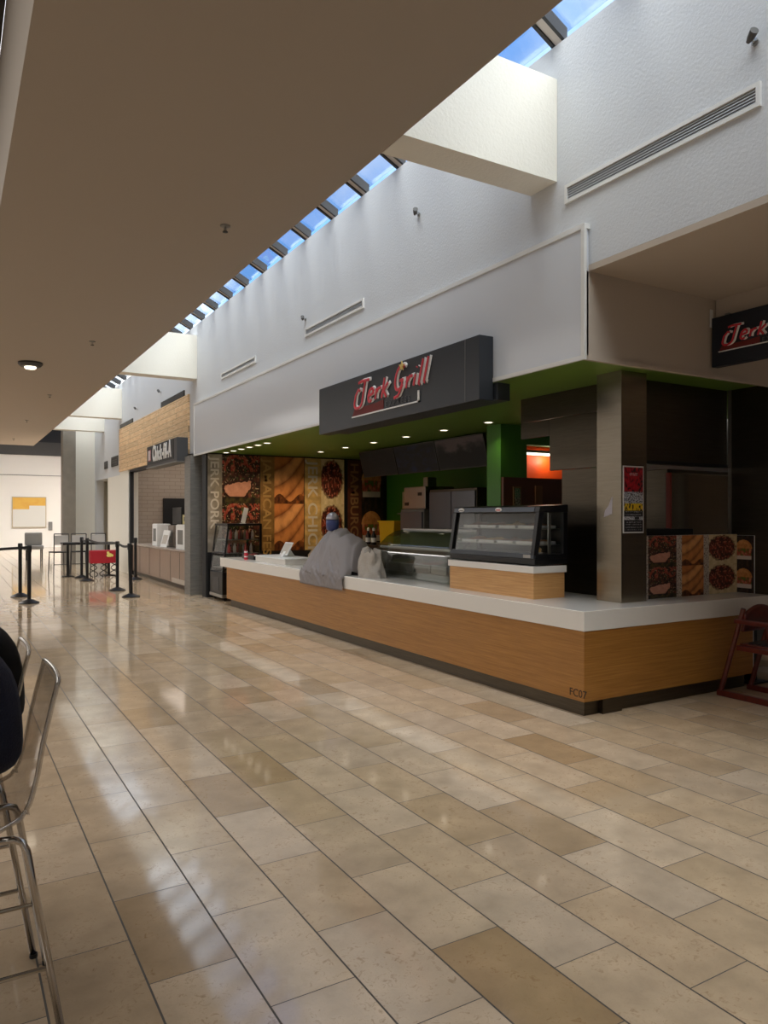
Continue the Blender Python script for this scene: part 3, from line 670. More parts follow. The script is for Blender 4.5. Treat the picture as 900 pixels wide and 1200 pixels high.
def fest(u, v):
    n = fbm(u*6, v*6, 5)
    q = (v*0.95 + u*-0.62 + 0.12*math.sin(u*3))*3.0
    f = (q % 1.0)
    sh = 0.25+0.75*math.sin(f*PI)**0.4
    k = int(q) % 3
    a = [(206, 136, 76), (222, 158, 98), (192, 120, 64)][k]
    c = mixc((76, 34, 16), a, sh+n*0.18)
    if v < 0.13+0.08*math.sin(u*9): c = mixc((60, 30, 18), (150, 88, 40), n+0.4)
    return c
def chic(u, v):
    n = fbm(u*8, v*8, 9); n2 = noise.noise((u*18, v*18, 1))
    bg = mixc((206, 186, 140), (226, 208, 168), n+0.4)
    dx, dy = (u-0.45)/0.46, (v-0.55)/0.40
    r = dx*dx+dy*dy + 0.25*n2
    if r < 1:
        c = mixc((54, 22, 18), (150, 66, 50), n+0.35)
        if n2 > 0.3: c = (196, 120, 96)
        return c
    if r < 1.18: return (150, 128, 96)
    return bg
def burg(u, v):
    n = fbm(u*7, v*7, 4)
    dy = v-0.5; dx = (u-0.45)
    c = mixc((30, 22, 18), (70, 48, 36), n+0.4)
    if dx*dx/0.2+max(0, v-0.55)**2/0.09 < 1 and v > 0.55: c = mixc((190, 118, 62), (220, 158, 96), n+0.5)
    elif 0.3 < v <= 0.55 and abs(dx) < 0.42: c = mixc((150, 36, 28), (214, 150, 110), n+0.4) if n > -0.2 else (96, 110, 40)
    elif 0.17 < v <= 0.3 and abs(dx) < 0.40: c = (214, 196, 182)
    return c
def twice(f): return lambda u, v: f(u, (v*2) % 1.0)
LT = mat('pale_lettering', rgb(206, 198, 186), 0.5); LG = mat('gold_lettering', rgb(168, 134, 78), 0.5); LB = mat('bronze_lettering', rgb(150, 112, 74), 0.5)
def wall_poster(x0, xm, x1, word, f, strip, lm, label, seed):
    t = thing('food_poster', label, 'poster', (x0, 14.53, 0.2))
    MB().box(x0, x1, 14.52, 14.548, 0.0, 2.86).build('board', M_DARK, t)
    picture('strip', t, (x0+0.005, 14.518, 0.9), FACE_CAM, xm-x0-0.005, 1.96, 20, 100, lambda u, v: tuple(c*(1+0.22*fbm(u*2+seed, v*12, seed)) for c in strip))
    picture('photo', t, (xm, 14.518, 0.9), FACE_CAM, x1-xm-0.005, 1.96, 80, 200, twice(f))
    letters(word, (xm-x0)*0.80, (x0+(xm-x0)*0.22, 14.515, 2.80), DOWN_CAM, lm, t, extrude=0.002, offset=0.004, sx=1.22)
wall_poster(4.44, 4.74, 5.54, 'JERK PORK', pork, (148, 138, 124), LT, 'tall food poster at the far left reading jerk pork', 1)
wall_poster(5.545, 5.86, 6.54, 'JAMAICAN FESTIVAL', fest, (128, 96, 52), LG, 'tall poster of golden fritters between the pork and chicken posters', 2)
wall_poster(6.545, 6.94, 7.50, 'JERK CHICKEN', chic, (196, 164, 104), LT, 'tall tan poster with chicken bowls behind the blurred grey figure', 3)
wall_poster(7.58, 7.93, 8.5, 'HAMBURGER', burg, (92, 50, 36), LB, 'dark poster reading hamburger beside the green wall', 4)
def board(x0, xm, x1, f, label, seed):
    t = thing('food_board', label, 'board', (x0, 4.62, 0.85), group=None)
    MB().box(x0, x1, 4.622, 4.64, 0.8495, 1.43).build('board', M_WHITE, t)
    picture('strip', t, (x0, 4.620, 0.851), FACE_CAM, xm-x0, 0.578, 14, 120, lambda u, v: (lambda n: (196, 186, 174) if n < 0.22 else (112, 92, 80))(noise.noise((u*5+seed, v*60, seed))))
    picture('photo', t, (xm, 4.620, 0.851), FACE_CAM, x1-xm, 0.578, 60, 110, twice(f))
board(5.44, 5.50, 5.89, pork, 'leftmost counter picture board, sliced pork printed twice', 1)
board(5.893, 5.965, 6.285, fest, 'second counter picture board, golden fritters printed twice', 2)
board(6.288, 6.365, 6.80, chic, 'third counter picture board, bowls of dark chicken on white', 3)
t = thing('food_board', 'rightmost counter picture board, burgers, turned on the side wall', 'board', (6.82, 4.6, 0.85))
MB().box(6.806, 6.82, 4.44, 4.69, 0.8495, 1.42).build('board', M_WHITE, t)
picture('strip', t, (6.804, 4.69, 0.851), FACE_LEFT, 0.05, 0.567, 10, 110, lambda u, v: (190, 180, 170) if noise.noise((u*5, v*60, 3)) < 0.2 else (110, 90, 80))
picture('photo', t, (6.804, 4.64, 0.851), FACE_LEFT, 0.20, 0.567, 50, 110, twice(burg))

t = thing('strip_light', 'warm strip light glowing above the orange wall behind the brown one', 'light', (7.8, 8.2, 2.5))
MB().box(7.05, 8.85, 8.16, 8.24, 2.53, 2.57).build('housing', M_DGREY, t)
MB().box(7.07, 8.83, 8.165, 8.235, 2.505, 2.53).build('tube', M_LAMP, t)
MB().box(7.03, 7.05, 8.16, 8.24, 2.50, 2.62).build('bracket', M_DGREY, t)
# ------------------------------------------------------------------ signs
def arc(cx, cy, rx, ry, a0, a1, n=12): return [(cx+rx*math.cos(math.radians(a0+(a1-a0)*i/n)), cy+ry*math.sin(math.radians(a0+(a1-a0)*i/n))) for i in range(n+1)]
GL = {'J': (0.27, [[(-0.02, 0.42), (0.05, 0.44), (0.24, 0.43)], [(0.15, 0.43), (0.145, 0.2)] + arc(0.045, 0.06, 0.10, 0.10, 0, -180) + [(-0.055, 0.2), (0.0, 0.30), (0.05, 0.27)]]),
      'e': (0.18, [[(0.01, 0.12), (0.12, 0.15)] + arc(0.07, 0.13, 0.058, 0.115, 15, 310)]),
      'r': (0.15, [[(0.01, 0.21), (0.02, 0.02)], [(0.02, 0.13), (0.06, 0.20), (0.115, 0.20)]]),
      'k': (0.20, [[(0.02, 0.34), (0.02, 0.0)], [(0.12, 0.24), (0.03, 0.11)], [(0.03, 0.13), (0.13, 0.0)]]),
      'G': (0.26, [arc(0.11, 0.24, 0.10, 0.20, 50, 310) + [(0.175, 0.18), (0.19, 0.10), (0.13, -0.06), (0.05, -0.08)], [(0.12, 0.19), (0.19, 0.19)]]),
      'i': (0.10, [[(0.02, 0.20), (0.02, 0.02)], [(0.03, 0.30), (0.032, 0.315)]]),
      'l': (0.10, [[(0.03, 0.40), (0.02, 0.02), (0.05, 0.0)]])}
def grill_sign(parent, x, yl, zb, s, back, bar=True):
    """script style words on a plane facing -X; yl = left end, zb = baseline of the bar, s = scale"""
    for dx, mm, r, dy, dz, nm in ((-0.004, M_WHITE, 0.024, 0.026, 0.010, 'letter_backing'), (-0.022, M_RED, 0.019, 0.0, 0.0, 'letter_face')):
        cur = 0.08
        for k, ch in enumerate('Jerk Grill'):
            if ch == ' ': cur += 0.07; continue
            w_, strokes = GL[ch]; m_ = MB()
            for st in strokes:
                pts = [(x+dx, yl-(cur+p[0]*1.0+p[1]*0.22+dy)*s, zb+(0.13+p[1]*0.68+0.007*k+dz)*s) for p in st]
                m_.tube(pts, r*s, n=10)
            for v in m_.bm.verts: v.co.x = x+dx+(v.co.x-x-dx)*0.3
            m_.build(nm, mm, parent); cur += w_*1.04
    if bar:
        MB().box(x-0.012, x-0.001, yl-1.53*s, yl+0.06*s, zb, zb+0.016*s).box(x-0.012, x-0.001, yl-1.53*s, yl-1.50*s, zb, zb+0.13*s).build('underline_bar', M_WHITE, parent)
        letters('EXPRESS', 0.10*s, (x-0.004, yl-0.78*s, zb+0.035*s), FACE_LEFT, mat('dim_letter', rgb(84, 84, 84), 0.5), parent, name='small_lettering', extrude=0.002, spacing=1.45, sx=1.1)
        b = MB().prism([(yl+0.06*s, zb+0.018*s), (yl-0.74*s, zb+0.018*s), (yl-0.74*s, zb+0.14*s), (yl-0.55*s, zb+0.12*s), (yl-0.0*s, zb+0.11*s)], 'x', x-0.003, x-0.001)
        b.build('red_swash', mat('dark_red_vinyl', rgb(112, 30, 26), 0.6), parent)
        st = []
        for k in range(10):
            r = 0.06 if k % 2 == 0 else 0.024
            st.append((yl-1.20*s+r*s*math.cos(k*PI/5+0.4), zb+0.45*s+r*s*math.sin(k*PI/5+0.4)))
        MB().prism(st, 'x', x-0.036, x-0.026).build('yellow_star', mat('gold_star', rgb(226, 196, 110), 0.4), parent)
t = thing('shop_sign', 'big charcoal box sign with red script lettering on the white fascia', 'sign', (4.18, 7.1, 2.68))
MB().box(4.18, 4.343, 5.41, 8.81, 2.675, 3.27).build('box', M_SIGN, t, bevel=0.006)
MB().box(4.176, 4.18, 5.62, 5.626, 2.68, 3.265).build('panel_seam', M_GREYP, t)
MB().box(4.35, 4.50, 5.36, 8.6, 2.68, 2.84).build('rear_housing', M_SIGN, t, bevel=0.004)
grill_sign(t, 4.178, 7.82, 2.785, 0.93, M_SIGN)
t = thing('shop_sign', 'smaller navy sign with red script lettering, cut off at the right edge', 'sign', (5.93, 3.5, 2.94))
MB().box(5.90, 5.98, 2.75, 4.255, 2.94, 3.38).build('box', M_NAVY, t, bevel=0.004)
MB().box(5.92, 5.96, 2.9, 2.94, 3.38, 3.399).box(5.92, 5.96, 4.1, 4.14, 3.38, 3.399).build('hanger', M_GREYP, t)
MB().box(5.88, 5.92, 4.256, 4.262, 3.30, 3.46).build('wall_clip', M_TRIM, t)
grill_sign(t, 5.898, 4.15, 3.06, 0.48, M_NAVY)

# timber panel and second shop sign
p = MB().box(4.36, WX-0.002, 15.62, 23.0, 2.94, 4.20).build('timber_panel', M_PLANK); tag(p, 'natural timber plank cladding above the chicken shop opening', 'panel')
t = thing('shop_sign', 'dark grey projecting sign with condensed white letters under the timber planks', 'sign', (4.25, 16.9, 2.8))
MB().box(4.12, 4.355, 15.60, 18.3, 2.78, 3.28).build('box', mat('graphite_sign', rgb(70, 70, 72), 0.5), t, bevel=0.006)
MB().box(4.112, 4.12, 15.85, 18.28, 2.84, 3.27).build('face', M_DARK, t)
MB().box(4.10, 4.36, 15.58, 18.32, 2.755, 2.782).build('bottom_trim', M_GREYP, t)
for k, (ch, yy, sz, sx) in enumerate((('C', 17.70, 0.50, 0.62), ('h', 17.46, 0.46, 0.66), ('i', 17.27, 0.46, 0.66), ('c', 17.17, 0.42, 0.66), ('k', 16.99, 0.46, 0.66), ('-', 16.80, 0.46, 0.8), ('f', 16.68, 0.46, 0.72), ('i', 16.56, 0.46, 0.66), ('l', 16.47, 0.46, 0.66), ('-', 16.40, 0.42, 0.7), ('A', 16.26, 0.50, 0.66))):
    letters(ch, sz, (4.108, yy, 2.91), FACE_LEFT, M_WHITE, t, name='letter', extrude=0.006, offset=0.016, sx=sx)
ic = MB().prism([(18.14, 2.92), (17.88, 2.92), (17.88, 3.19), (18.14, 3.19)], 'x', 4.106, 4.112).build('emblem', mat('brick_red', rgb(150, 52, 46), 0.5), t)
for yy in (18.09, 18.01, 17.93): MB().box(4.100, 4.106, yy-0.014, yy+0.014, 2.94, 3.17).build('emblem_bar', M_WHITE, ic)

# ------------------------------------------------------------------ second shop
struct(MB().box(4.27, 4.56, 15.145, 15.56, 0, 2.87).box(WX, 4.56, 15.145, 15.56, 2.87, 2.939).build('wall_steel_pier', grain('dull_steel', rgb(122, 120, 116), rgb(140, 137, 132), (1.5, 1.5, 12), 0.5, metal=0.35)))
struct(MB().box(4.42, 4.60, 15.56, 21.8, 2.87, 2.939).build('trim_4', M_DARK))
struct(MB().box(4.40, 4.50, 21.62, 21.745, 0, 2.87).build('trim_5', M_DARK))
struct(MB().box(WX+0.25, 8.0, 22.0, 22.2, 0, 3.4).build('wall_shop_tiled', M_TILEW))
struct(MB().box(7.8, 8.0, 15.0, 22.0, 0, 3.4).build('wall_shop_back', M_DGREY))
struct(MB().box(WX+0.25, 8.0, 14.85, 22.2, 3.4, 3.5).build('ceiling_shop', mat('shop_ceiling_paint', rgb(168, 148, 136), 0.7)))
t = thing('shop_counter', 'grey brown panelled service counter in the second shop front', 'counter', (4.7, 18.7, 0))
MB().box(4.47, 4.95, 15.60, 21.6, 0.10, 0.82).build('front', M_LAMGREY, t)
MB().box(4.50, 4.9, 15.60, 21.6, 0.0, 0.10).build('toe_kick', M_STEELD, t)
MB().box(4.45, 4.47, 15.60, 17.3, 0.10, 0.20).build('kick_ledge', mat('pale_ledge', rgb(190, 178, 164), 0.4), t)
for yy in (16.0, 16.7, 17.5, 18.5, 19.6, 20.7): MB().box(4.465, 4.47, yy-0.006, yy+0.006, 0.12, 0.80).build('seam', M_DGREY, t)
MB().box(4.43, 5.0, 15.58, 21.7, 0.82, 0.865).build('worktop', mat('grey_worktop', rgb(170, 160, 150), 0.25), t, bevel=0.004)
def sboard(x, yv, w, h, label, tilt=0.12, m=M_WHITE):
    t = thing('counter_card', label, 'card', (x, yv, 0.8655))
    Mx = Matrix.Translation((x, yv, 0.8655)) @ Matrix.Rotation(tilt, 4, 'Y')
    MB().box(-0.008, 0.008, -w/2, w/2, 0.0, h, Mx).build('card', m, t, bevel=0.002)
    MB().box(0.0, 0.12, -w/6, w/6, 0, 0.012, Matrix.Translation((x, yv, 0.8655))).build('foot', M_GREYP, t)
    MB().box(-0.010, -0.008, -w*0.35, w*0.35, h*0.18, h*0.72, Mx).build('print', mat('faint_print', rgb(196, 188, 178), 0.5), t)
def carton(x, yv, w, d, h, label, m=M_WHITE):
    t = thing('counter_box', label, 'box', (x, yv, 0.8655))
    MB().box(x, x+d, yv-w/2, yv+w/2, 0.8656, 0.8656+h).build('body', m, t, bevel=0.006)
    MB().box(x-0.003, x, yv-w*0.3, yv+w*0.3, 0.8656+h*0.2, 0.8656+h*0.8).build('front_label', M_GREYP, t)
    MB().box(x+0.02, x+d-0.02, yv-w/2+0.02, yv+w/2-0.02, 0.8656+h, 0.8656+h+0.012).build('lid', m, t)
carton(4.60, 19.6, 0.5, 0.35, 0.55, 'white box at the left end of the second shop counter')
carton(4.75, 18.55, 0.5, 0.35, 0.52, 'grey box in the middle of the second shop counter', mat('mid_grey_box', rgb(140, 128, 118), 0.5))
sboard(4.55, 18.5, 0.62, 0.42, 'white card leaning in front of the grey box on the shop counter', 0.25)
carton(4.55, 16.95, 0.75, 0.4, 0.55, 'white box at the right side of the second shop counter')
t = thing('order_monitor', 'black monitor on a stand behind the second shop counter', 'monitor', (5.15, 19.3, 0))
MB().box(5.1, 5.14, 18.9, 19.75, 1.42, 1.85).build('screen', M_BLACK, t, bevel=0.005)
MB().box(5.13, 5.17, 19.2, 19.4, 0.02, 1.45).build('pole', M_BLACK, t)
MB().box(5.02, 5.32, 19.1, 19.5, 0.0, 0.02).build('foot', M_BLACK, t)
t = thing('menu_card_holder', 'pale yellow lit box above the shop counter cards', 'sign', (5.1, 18.0, 0))
MB().box(5.05, 5.35, 17.0, 18.6, 1.42, 1.66).build('box', mat('pale_yellow_panel', rgb(206, 196, 132), 0.4), t, bevel=0.006)
MB().box(5.045, 5.05, 17.15, 18.45, 1.50, 1.60).build('caption_strip', M_DGREY, t)
MB().box(5.18, 5.22, 17.75, 17.85, 0.02, 1.42).build('post', M_DARK, t)
MB().box(5.06, 5.34, 17.6, 18.0, 0.0, 0.02).build('foot', M_DARK, t)
t = thing('coffee_machine', 'bulky black drinks machine at the right of the second shop', 'machine', (5.85, 16.7, 0))
MB().box(5.6, 6.2, 15.8, 17.4, 0.0, 0.92).build('stand', M_DGREY, t)
MB().box(5.6, 6.1, 15.9, 17.3, 0.92, 1.55).build('body', M_BLACK, t, bevel=0.02)
MB().box(5.65, 6.05, 16.1, 17.0, 1.55, 1.78).build('hopper', M_DARK, t, bevel=0.02)
MB().box(5.58, 5.60, 16.1, 17.1, 1.15, 1.45).build('control_panel', M_GREYP, t)
dk = MB().box(5.40, 6.9, 21.9, 21.998, 0.9, 2.15).build('window_2', M_DARK); struct(dk)

# ------------------------------------------------------------------ kiosk interior
def tv(y0, y1, label, scr, seed):
    t = thing('menu_screen', label, 'screen', (6.95, (y0+y1)/2, 2.4))
    a = math.radians(14); Mx = Matrix.Translation((6.95, 0, 2.36)) @ Matrix.Rotation(-a, 4, 'Y')
    MB().box(0, 0.05, y0, y1, 0, 0.50, Mx).build('housing', M_BLACK, t, bevel=0.006)
    M0 = Mx @ Matrix.Translation((-0.002, y1-0.02, 0.02)); R = M0.to_3x3() @ FACE_LEFT
    picture('display', t, M0.translation, R, (y1-y0)-0.04, 0.46, 60, 26, scr, rough=0.65)
    MB().box(7.0, 7.06, (y0+y1)/2-0.03, (y0+y1)/2+0.03, 2.55, 2.884).build('ceiling_bracket', M_BLACK, t)
tv(11.35, 12.62, 'left black hanging menu screen, nearly unreadable', lambda u, v: mixc((6, 6, 9), (24, 22, 26), fbm(u*5, v*6, 1)), 1)
tv(10.06, 11.33, 'middle hanging menu screen with a dark blue picture', lambda u, v: mixc((5, 7, 18), (20, 34, 70), fbm(u*6, v*5, 6)+0.2), 2)
tv(8.76, 10.04, 'right hanging menu screen with a pale reflection painted in its upper half', lambda u, v: (lambda n: mixc((6, 6, 12), (96, 84, 88), (v-0.55)*3+n*0.7+(0.4-abs(u-0.4))))(fbm(u*5, v*4, 11)), 3)  # the reflection is painted into the display colours
t = thing('ceiling_spot_row', 'x', 'x')
bpy.data.objects.remove(t)
spots = [(4.75, 12.1+0.44*i) for i in range(6)] + [(6.3, 6.9+1.05*i) for i in range(7)]
proto = None
for i, (x, yv) in enumerate(spots):
    if proto is None:
        proto = thing('downlight', 'x', 'downlight', (x, yv, 2.885))
        MB().lathe([(0.075, 0.0), (0.075, -0.006), (0.055, -0.008), (0.055, -0.001)], n=24).build('trim_ring', M_WHITE, proto, local=True)
        MB().lathe([(0.053, -0.001), (0.05, -0.004)], n=24).build('lens', M_LAMP, proto, local=True)
        o = proto
    else:
        o = copy_tree(proto); o.location = (x, yv, 2.885)
    o['label'] = ['small recessed downlight in the tight row along the front left edge of the green ceiling', 'recessed downlight in the long row over the menu screens', 'recessed downlight in the row over the deli case'][0 if i < 6 else 1 if i < 13 else 2]
    o['group'] = ['front edge downlights', 'downlights over the menu screens', 'downlights over the deli case'][0 if i < 6 else 1 if i < 13 else 2]
t = thing('tall_fridge', 'tall grey steel fridge against the green wall under the screens', 'fridge', (7.9, 11.1, 0))
MB().box(7.6, 8.4, 9.9, 11.3, 0.08, 2.1).build('cabinet', M_STEELD, t, bevel=0.01)
for y0 in (9.92, 10.61): 
    d = MB().box(7.57, 7.597, y0, y0+0.67, 0.15, 2.05).build('door', mat('cool_grey_door', rgb(112, 114, 122), 0.3, metal=0.5), t, bevel=0.005)
    MB().box(7.54, 7.568, y0+0.05, y0+0.08, 0.8, 1.4).build('handle', M_ALU, d)
MB().box(7.62, 8.38, 9.92, 11.28, 0, 0.08).build('plinth', M_DARK, t)
t = thing('prep_fridge', 'lower grey fridge left of the tall one, with a box on top', 'fridge', (7.9, 11.9, 0))
MB().box(7.5, 8.3, 11.35, 12.15, 0.08, 1.75).build('cabinet', M_GREYP, t, bevel=0.01)
MB().box(7.47, 7.497, 11.38, 12.12, 0.15, 1.70).build('door', mat('cool_grey_door', rgb(112, 114, 122), 0.3, metal=0.5), t, bevel=0.005)
MB().box(7.52, 8.28, 11.37, 12.13, 0, 0.08).build('plinth', M_DARK, t)
t = thing('ice_machine', 'pale steel machine with a short chimney standing on the lower fridge', 'machine', (7.9, 11.75, 1.75))
MB().box(7.55, 8.2, 11.38, 12.12, 1.7502, 2.17).build('body', M_ALU, t, bevel=0.01)
MB().box(7.75, 7.95, 11.6, 11.75, 2.17, 2.35).build('chimney', M_ALU, t)
MB().box(7.54, 7.55, 11.5, 11.62, 2.0, 2.06).box(7.54, 7.55, 11.95, 12.08, 1.82, 1.88).build('controls', M_BLACK, t)
t = thing('prep_table', 'dark back counter along the green wall', 'counter', (7.9, 13.3, 0))
MB().box(7.3, 8.5, 12.25, 14.4, 0, 1.0).build('body', M_DGREY, t); MB().box(7.27, 8.52, 12.22, 14.42, 1.0, 1.04).build('worktop', M_STEELD, t)
t = thing('yellow_bin', 'yellow plastic bin on the back counter against the green wall', 'bin', (7.6, 12.6, 1.04))
MB().prism([(12.38, 1.0405), (12.86, 1.0405), (12.92, 1.50), (12.32, 1.50)], 'x', 7.45, 7.85).build('body', M_YEL, t, bevel=0.01)
MB().box(7.43, 7.87, 12.30, 12.94, 1.50, 1.53).build('rim', M_YEL, t, bevel=0.005)
for k, yv in enumerate((13.12, 13.35)):
    t = thing('sauce_bottle', ['right one of two small dark bottles beside the yellow bin', 'left one of two small dark bottles beside the yellow bin'][k], 'bottle', (7.45, yv, 1.0405))
    MB().lathe([(0.05, 0), (0.055, 0.02), (0.055, 0.18), (0.02, 0.25), (0.02, 0.28)], n=18).build('body', M_DARK, t, smooth=True, local=True)
    MB().lathe([(0.026, 0.28), (0.026, 0.33), (0.01, 0.345)], n=14).build('cap', M_WHITE, t, local=True)
    MB().lathe([(0.0565, 0.05), (0.0565, 0.14)], n=18).build('label_band', M_WHITE, t, local=True)
t = thing('wall_notice', 'small pale notice on the green wall beside the hamburger poster', 'notice', (8.59, 14.0, 1.8))
MB().box(8.585, 8.599, 13.55, 13.85, 1.78, 2.15).build('sheet', mat('cream_paper', rgb(206, 190, 150), 0.6), t)
MB().box(8.583, 8.585, 13.62, 13.78, 1.9, 2.05).build('print', mat('rust_print', rgb(170, 90, 50), 0.6), t)
t = thing('wall_rail', 'thin pale rail on the green wall above the yellow bin', 'rail', (8.58, 13, 1.6))
MB().box(8.55, 8.599, 12.3, 14.0, 1.66, 1.69).build('bar', M_ALU, t)
for k in range(4): MB().box(8.53, 8.55, 12.5+k*0.4, 12.6+k*0.4, 1.60, 1.70).build('clip', M_YEL if k % 2 else M_DARK, t)
def framed(x0, x1, z0, z1, label, fm, fn):
    t = thing('framed_notice', label, 'notice', (x0, 7.94, z0))
    MB().box(x0, x1, 7.93, 7.949, z0, z1).build('frame', fm, t, bevel=0.003)
    picture('print', t, (x0+0.02, 7.928, z0+0.02), FACE_CAM, x1-x0-0.04, z1-z0-0.04, 20, 34, fn)
framed(6.72, 6.86, 1.72, 2.02, 'small framed green notice on the dark brown wall', mat('tan_frame', rgb(140, 110, 74), 0.5), lambda u, v: (110, 150, 110) if v > 0.5 and noise.noise((u*9, v*12, 1)) > -0.1 else (190, 186, 160) if noise.noise((u*12, v*14, 2)) > 0 else (50, 60, 50))
framed(7.12, 7.25, 1.74, 2.04, 'plain tan paper on the dark brown wall, right of the green notice', mat('kraft_paper', rgb(136, 92, 58), 0.6), lambda u, v: (132, 90, 58))

# ------------------------------------------------------------------ queue posts and belts
posts = {'A': (1.24, 16.6), 'B': (1.29, 15.25), 'C': (3.02, 20.9), 'D': (2.99, 19.8), 'E': (3.17, 16.9), 'F': (3.15, 15.4), 'G': (4.12, 19.6)}
plab = {'A': 'black queue post at the left, the farther of the left pair', 'B': 'black queue post at the left, the nearer of the left pair', 'C': 'farthest black queue post, in front of the metal chairs',
        'D': 'black queue post in front of the red bench', 'E': 'black queue post right of the bench, second nearest on that side', 'F': 'nearest black queue post on the right, slightly leaning, by the shop opening', 'G': 'short looking queue post against the white pier of the shop opening'}
proto = None
for k, (x, yv) in posts.items():
    if proto is None:
        proto = thing('queue_post', plab[k], 'queue post', (x, yv, 0), group='black queue posts')
        MB().lathe([(0.175, 0), (0.178, 0.012), (0.15, 0.03), (0.07, 0.065), (0.045, 0.075)], n=32).build('base', M_BLACK, proto, local=True)
        MB().lathe([(0.035, 0.07), (0.035, 0.98)], n=20).build('pole', M_BLACK, proto, smooth=False, local=True)
        MB().lathe([(0.042, 0.95), (0.044, 0.96), (0.044, 1.06), (0.036, 1.075)], n=20).build('belt_head', M_DARK, proto, local=True)
        o = proto
    else:
        o = copy_tree(proto); o.location = (x, yv, 0); o['label'] = plab[k]
    if k == 'F': o.rotation_euler = (0, math.radians(-1.5), 0)
def belt(a, b, label):
    (x0, y0), (x1, y1) = posts[a] if isinstance(a, str) else a, posts[b] if isinstance(b, str) else b
    p0, p1 = Vector((x0, y0, 1.035)), Vector((x1, y1, 1.035)); d = (p1-p0).normalized()
    p0 += d*0.044; p1 -= d*0.044
    o = MB().grid(lambda u, v: (p0.x+(p1.x-p0.x)*u, p0.y+(p1.y-p0.y)*u, p0.z-0.025+v*0.05-0.05*math.sin(u*PI)), 16, 1).build('queue_belt', M_DARK, solid=0.003)
    tag(o, label, 'belt')
belt('F', 'E', 'black belt between the two nearest posts on the right')
belt('E', 'D', 'black belt running back from the right pair to the bench post')
belt('D', 'C', 'black belt between the two farthest posts')
belt('B', 'A', 'black belt between the two left posts')
belt('B', (-2.5, 14.6), 'black belt leaving the nearer left post toward the left edge')

# far seating group
def barchair(x, y, rz, label):
    t = thing('metal_chair', label, 'chair', (x, y, 0), rz, group='metal chairs at the far table')
    for sx in (-1, 1):
        MB().tube([(sx*0.21, -0.22, 0), (sx*0.19, -0.19, 0.62), (sx*0.19, -0.20, 1.14)], 0.014, n=8).build('leg', M_DGREY, t, local=True)
        MB().tube([(sx*0.21, 0.22, 0), (sx*0.19, 0.19, 0.62)], 0.014, n=8).build('leg', M_DGREY, t, local=True)
    MB().box(-0.21, 0.21, -0.2, 0.21, 0.62, 0.65).build('seat', M_DARK, t, bevel=0.01, local=True)
    MB().box(-0.18, 0.18, -0.205, -0.19, 0.84, 1.10).build('backrest', mat('pale_mesh', rgb(190, 186, 180), 0.5), t, local=True)
    MB().tube([(-0.19, -0.2, 1.14), (0.19, -0.2, 1.14)], 0.014, n=8).build('top_rail', M_DGREY, t, local=True)
    MB().tube([(-0.2, -0.2, 0.3), (0.2, -0.2, 0.3)], 0.01, n=8).build('stretcher', M_DGREY, t, local=True)
barchair(2.62, 22.2, 0.2, 'left metal framed chair with a pale back at the far black table')
barchair(3.14, 22.3, -0.1, 'middle metal framed chair with a pale back at the far black table')
barchair(3.72, 22.35, -0.4, 'right metal framed chair with a pale back, near the white pier')
t = thing('bar_table', 'long black high table in front of the metal framed chairs', 'table', (3.2, 21.5, 0))
MB().box(2.6, 3.95, 21.2, 21.75, 0.86, 0.92).build('tabletop', M_BLACK, t, bevel=0.006)
for x in (2.75, 3.8):
    MB().box(x-0.03, x+0.03, 21.44, 21.5, 0.02, 0.86).build('leg', M_BLACK, t)
    MB().box(x-0.15, x+0.15, 21.3, 21.64, 0, 0.02).build('foot', M_BLACK, t)
t = thing('red_bench', 'red seat block on curly black metal legs under the black table', 'bench', (3.5, 20.7, 0))
MB().box(3.20, 3.92, 20.65, 20.95, 0.38, 0.72).build('seat_block', mat('deep_red_fabric', rgb(170, 22, 38), 0.6), t, bevel=0.02)
for x in (3.3, 3.56, 3.82):
    MB().tube([(x+0.1*math.sin(k*0.9), 20.72, 0.38*k/8+0.008) for k in range(9)], 0.012, n=8).build('leg', M_BLACK, t)
    MB().tube([(x-0.1*math.sin(k*0.9), 20.88, 0.38*k/8+0.008) for k in range(9)], 0.012, n=8).build('leg', M_BLACK, t)
fl_ = MB()
for k in range(9): fl_.lathe([(0.01, 0), (0.035, -0.004), (0.01, -0.008)], (3.72+0.09*random.uniform(-1, 1), 20.648, 0.62+0.05*random.uniform(-1, 1)), n=8, axis='y')
fl_.build('yellow_flowers', mat('pale_yellow_print', rgb(230, 216, 120), 0.5), t)
# end wall details
t = thing('wall_art', 'yellow topped picture on the white end wall at the far left', 'picture', (2.6, 42.9, 1.3))
MB().box(2.82, 4.45, 42.90, 42.958, 1.05, 2.66).build('frame', mat('picture_edge', rgb(176, 160, 130), 0.5), t)
picture('canvas', t, (2.86, 42.895, 1.09), FACE_CAM, 1.55, 1.53, 40, 40, lambda u, v: mixc((214, 168, 70), (206, 150, 60), fbm(u*3, v*3)) if v > 0.60 and not (v < 0.72 and u > 0.5) else (206, 204, 198))
t = thing('wall_plate', 'small dark plate on the end wall right of the yellow picture', 'plate', (4.0, 42.95, 0.9))
MB().box(4.55, 4.75, 42.93, 42.958, 0.9, 1.35).build('plate', M_GREYP, t, bevel=0.01)
t = thing('far_lounge_chair', 'low grey armchair near the end wall', 'chair', (3.2, 30.5, 0))
MB().box(2.45, 3.05, 30.2, 30.8, 0.40, 0.55).build('seat', M_GREYP, t, bevel=0.04)
MB().box(2.45, 3.05, 30.72, 30.86, 0.55, 1.02).build('backrest', M_GREYP, t, bevel=0.04)
for x in (2.5, 3.0):
    for yv in (30.26, 30.78): MB().box(x-0.02, x+0.02, yv-0.02, yv+0.02, 0, 0.40).build('leg', M_DARK, t)

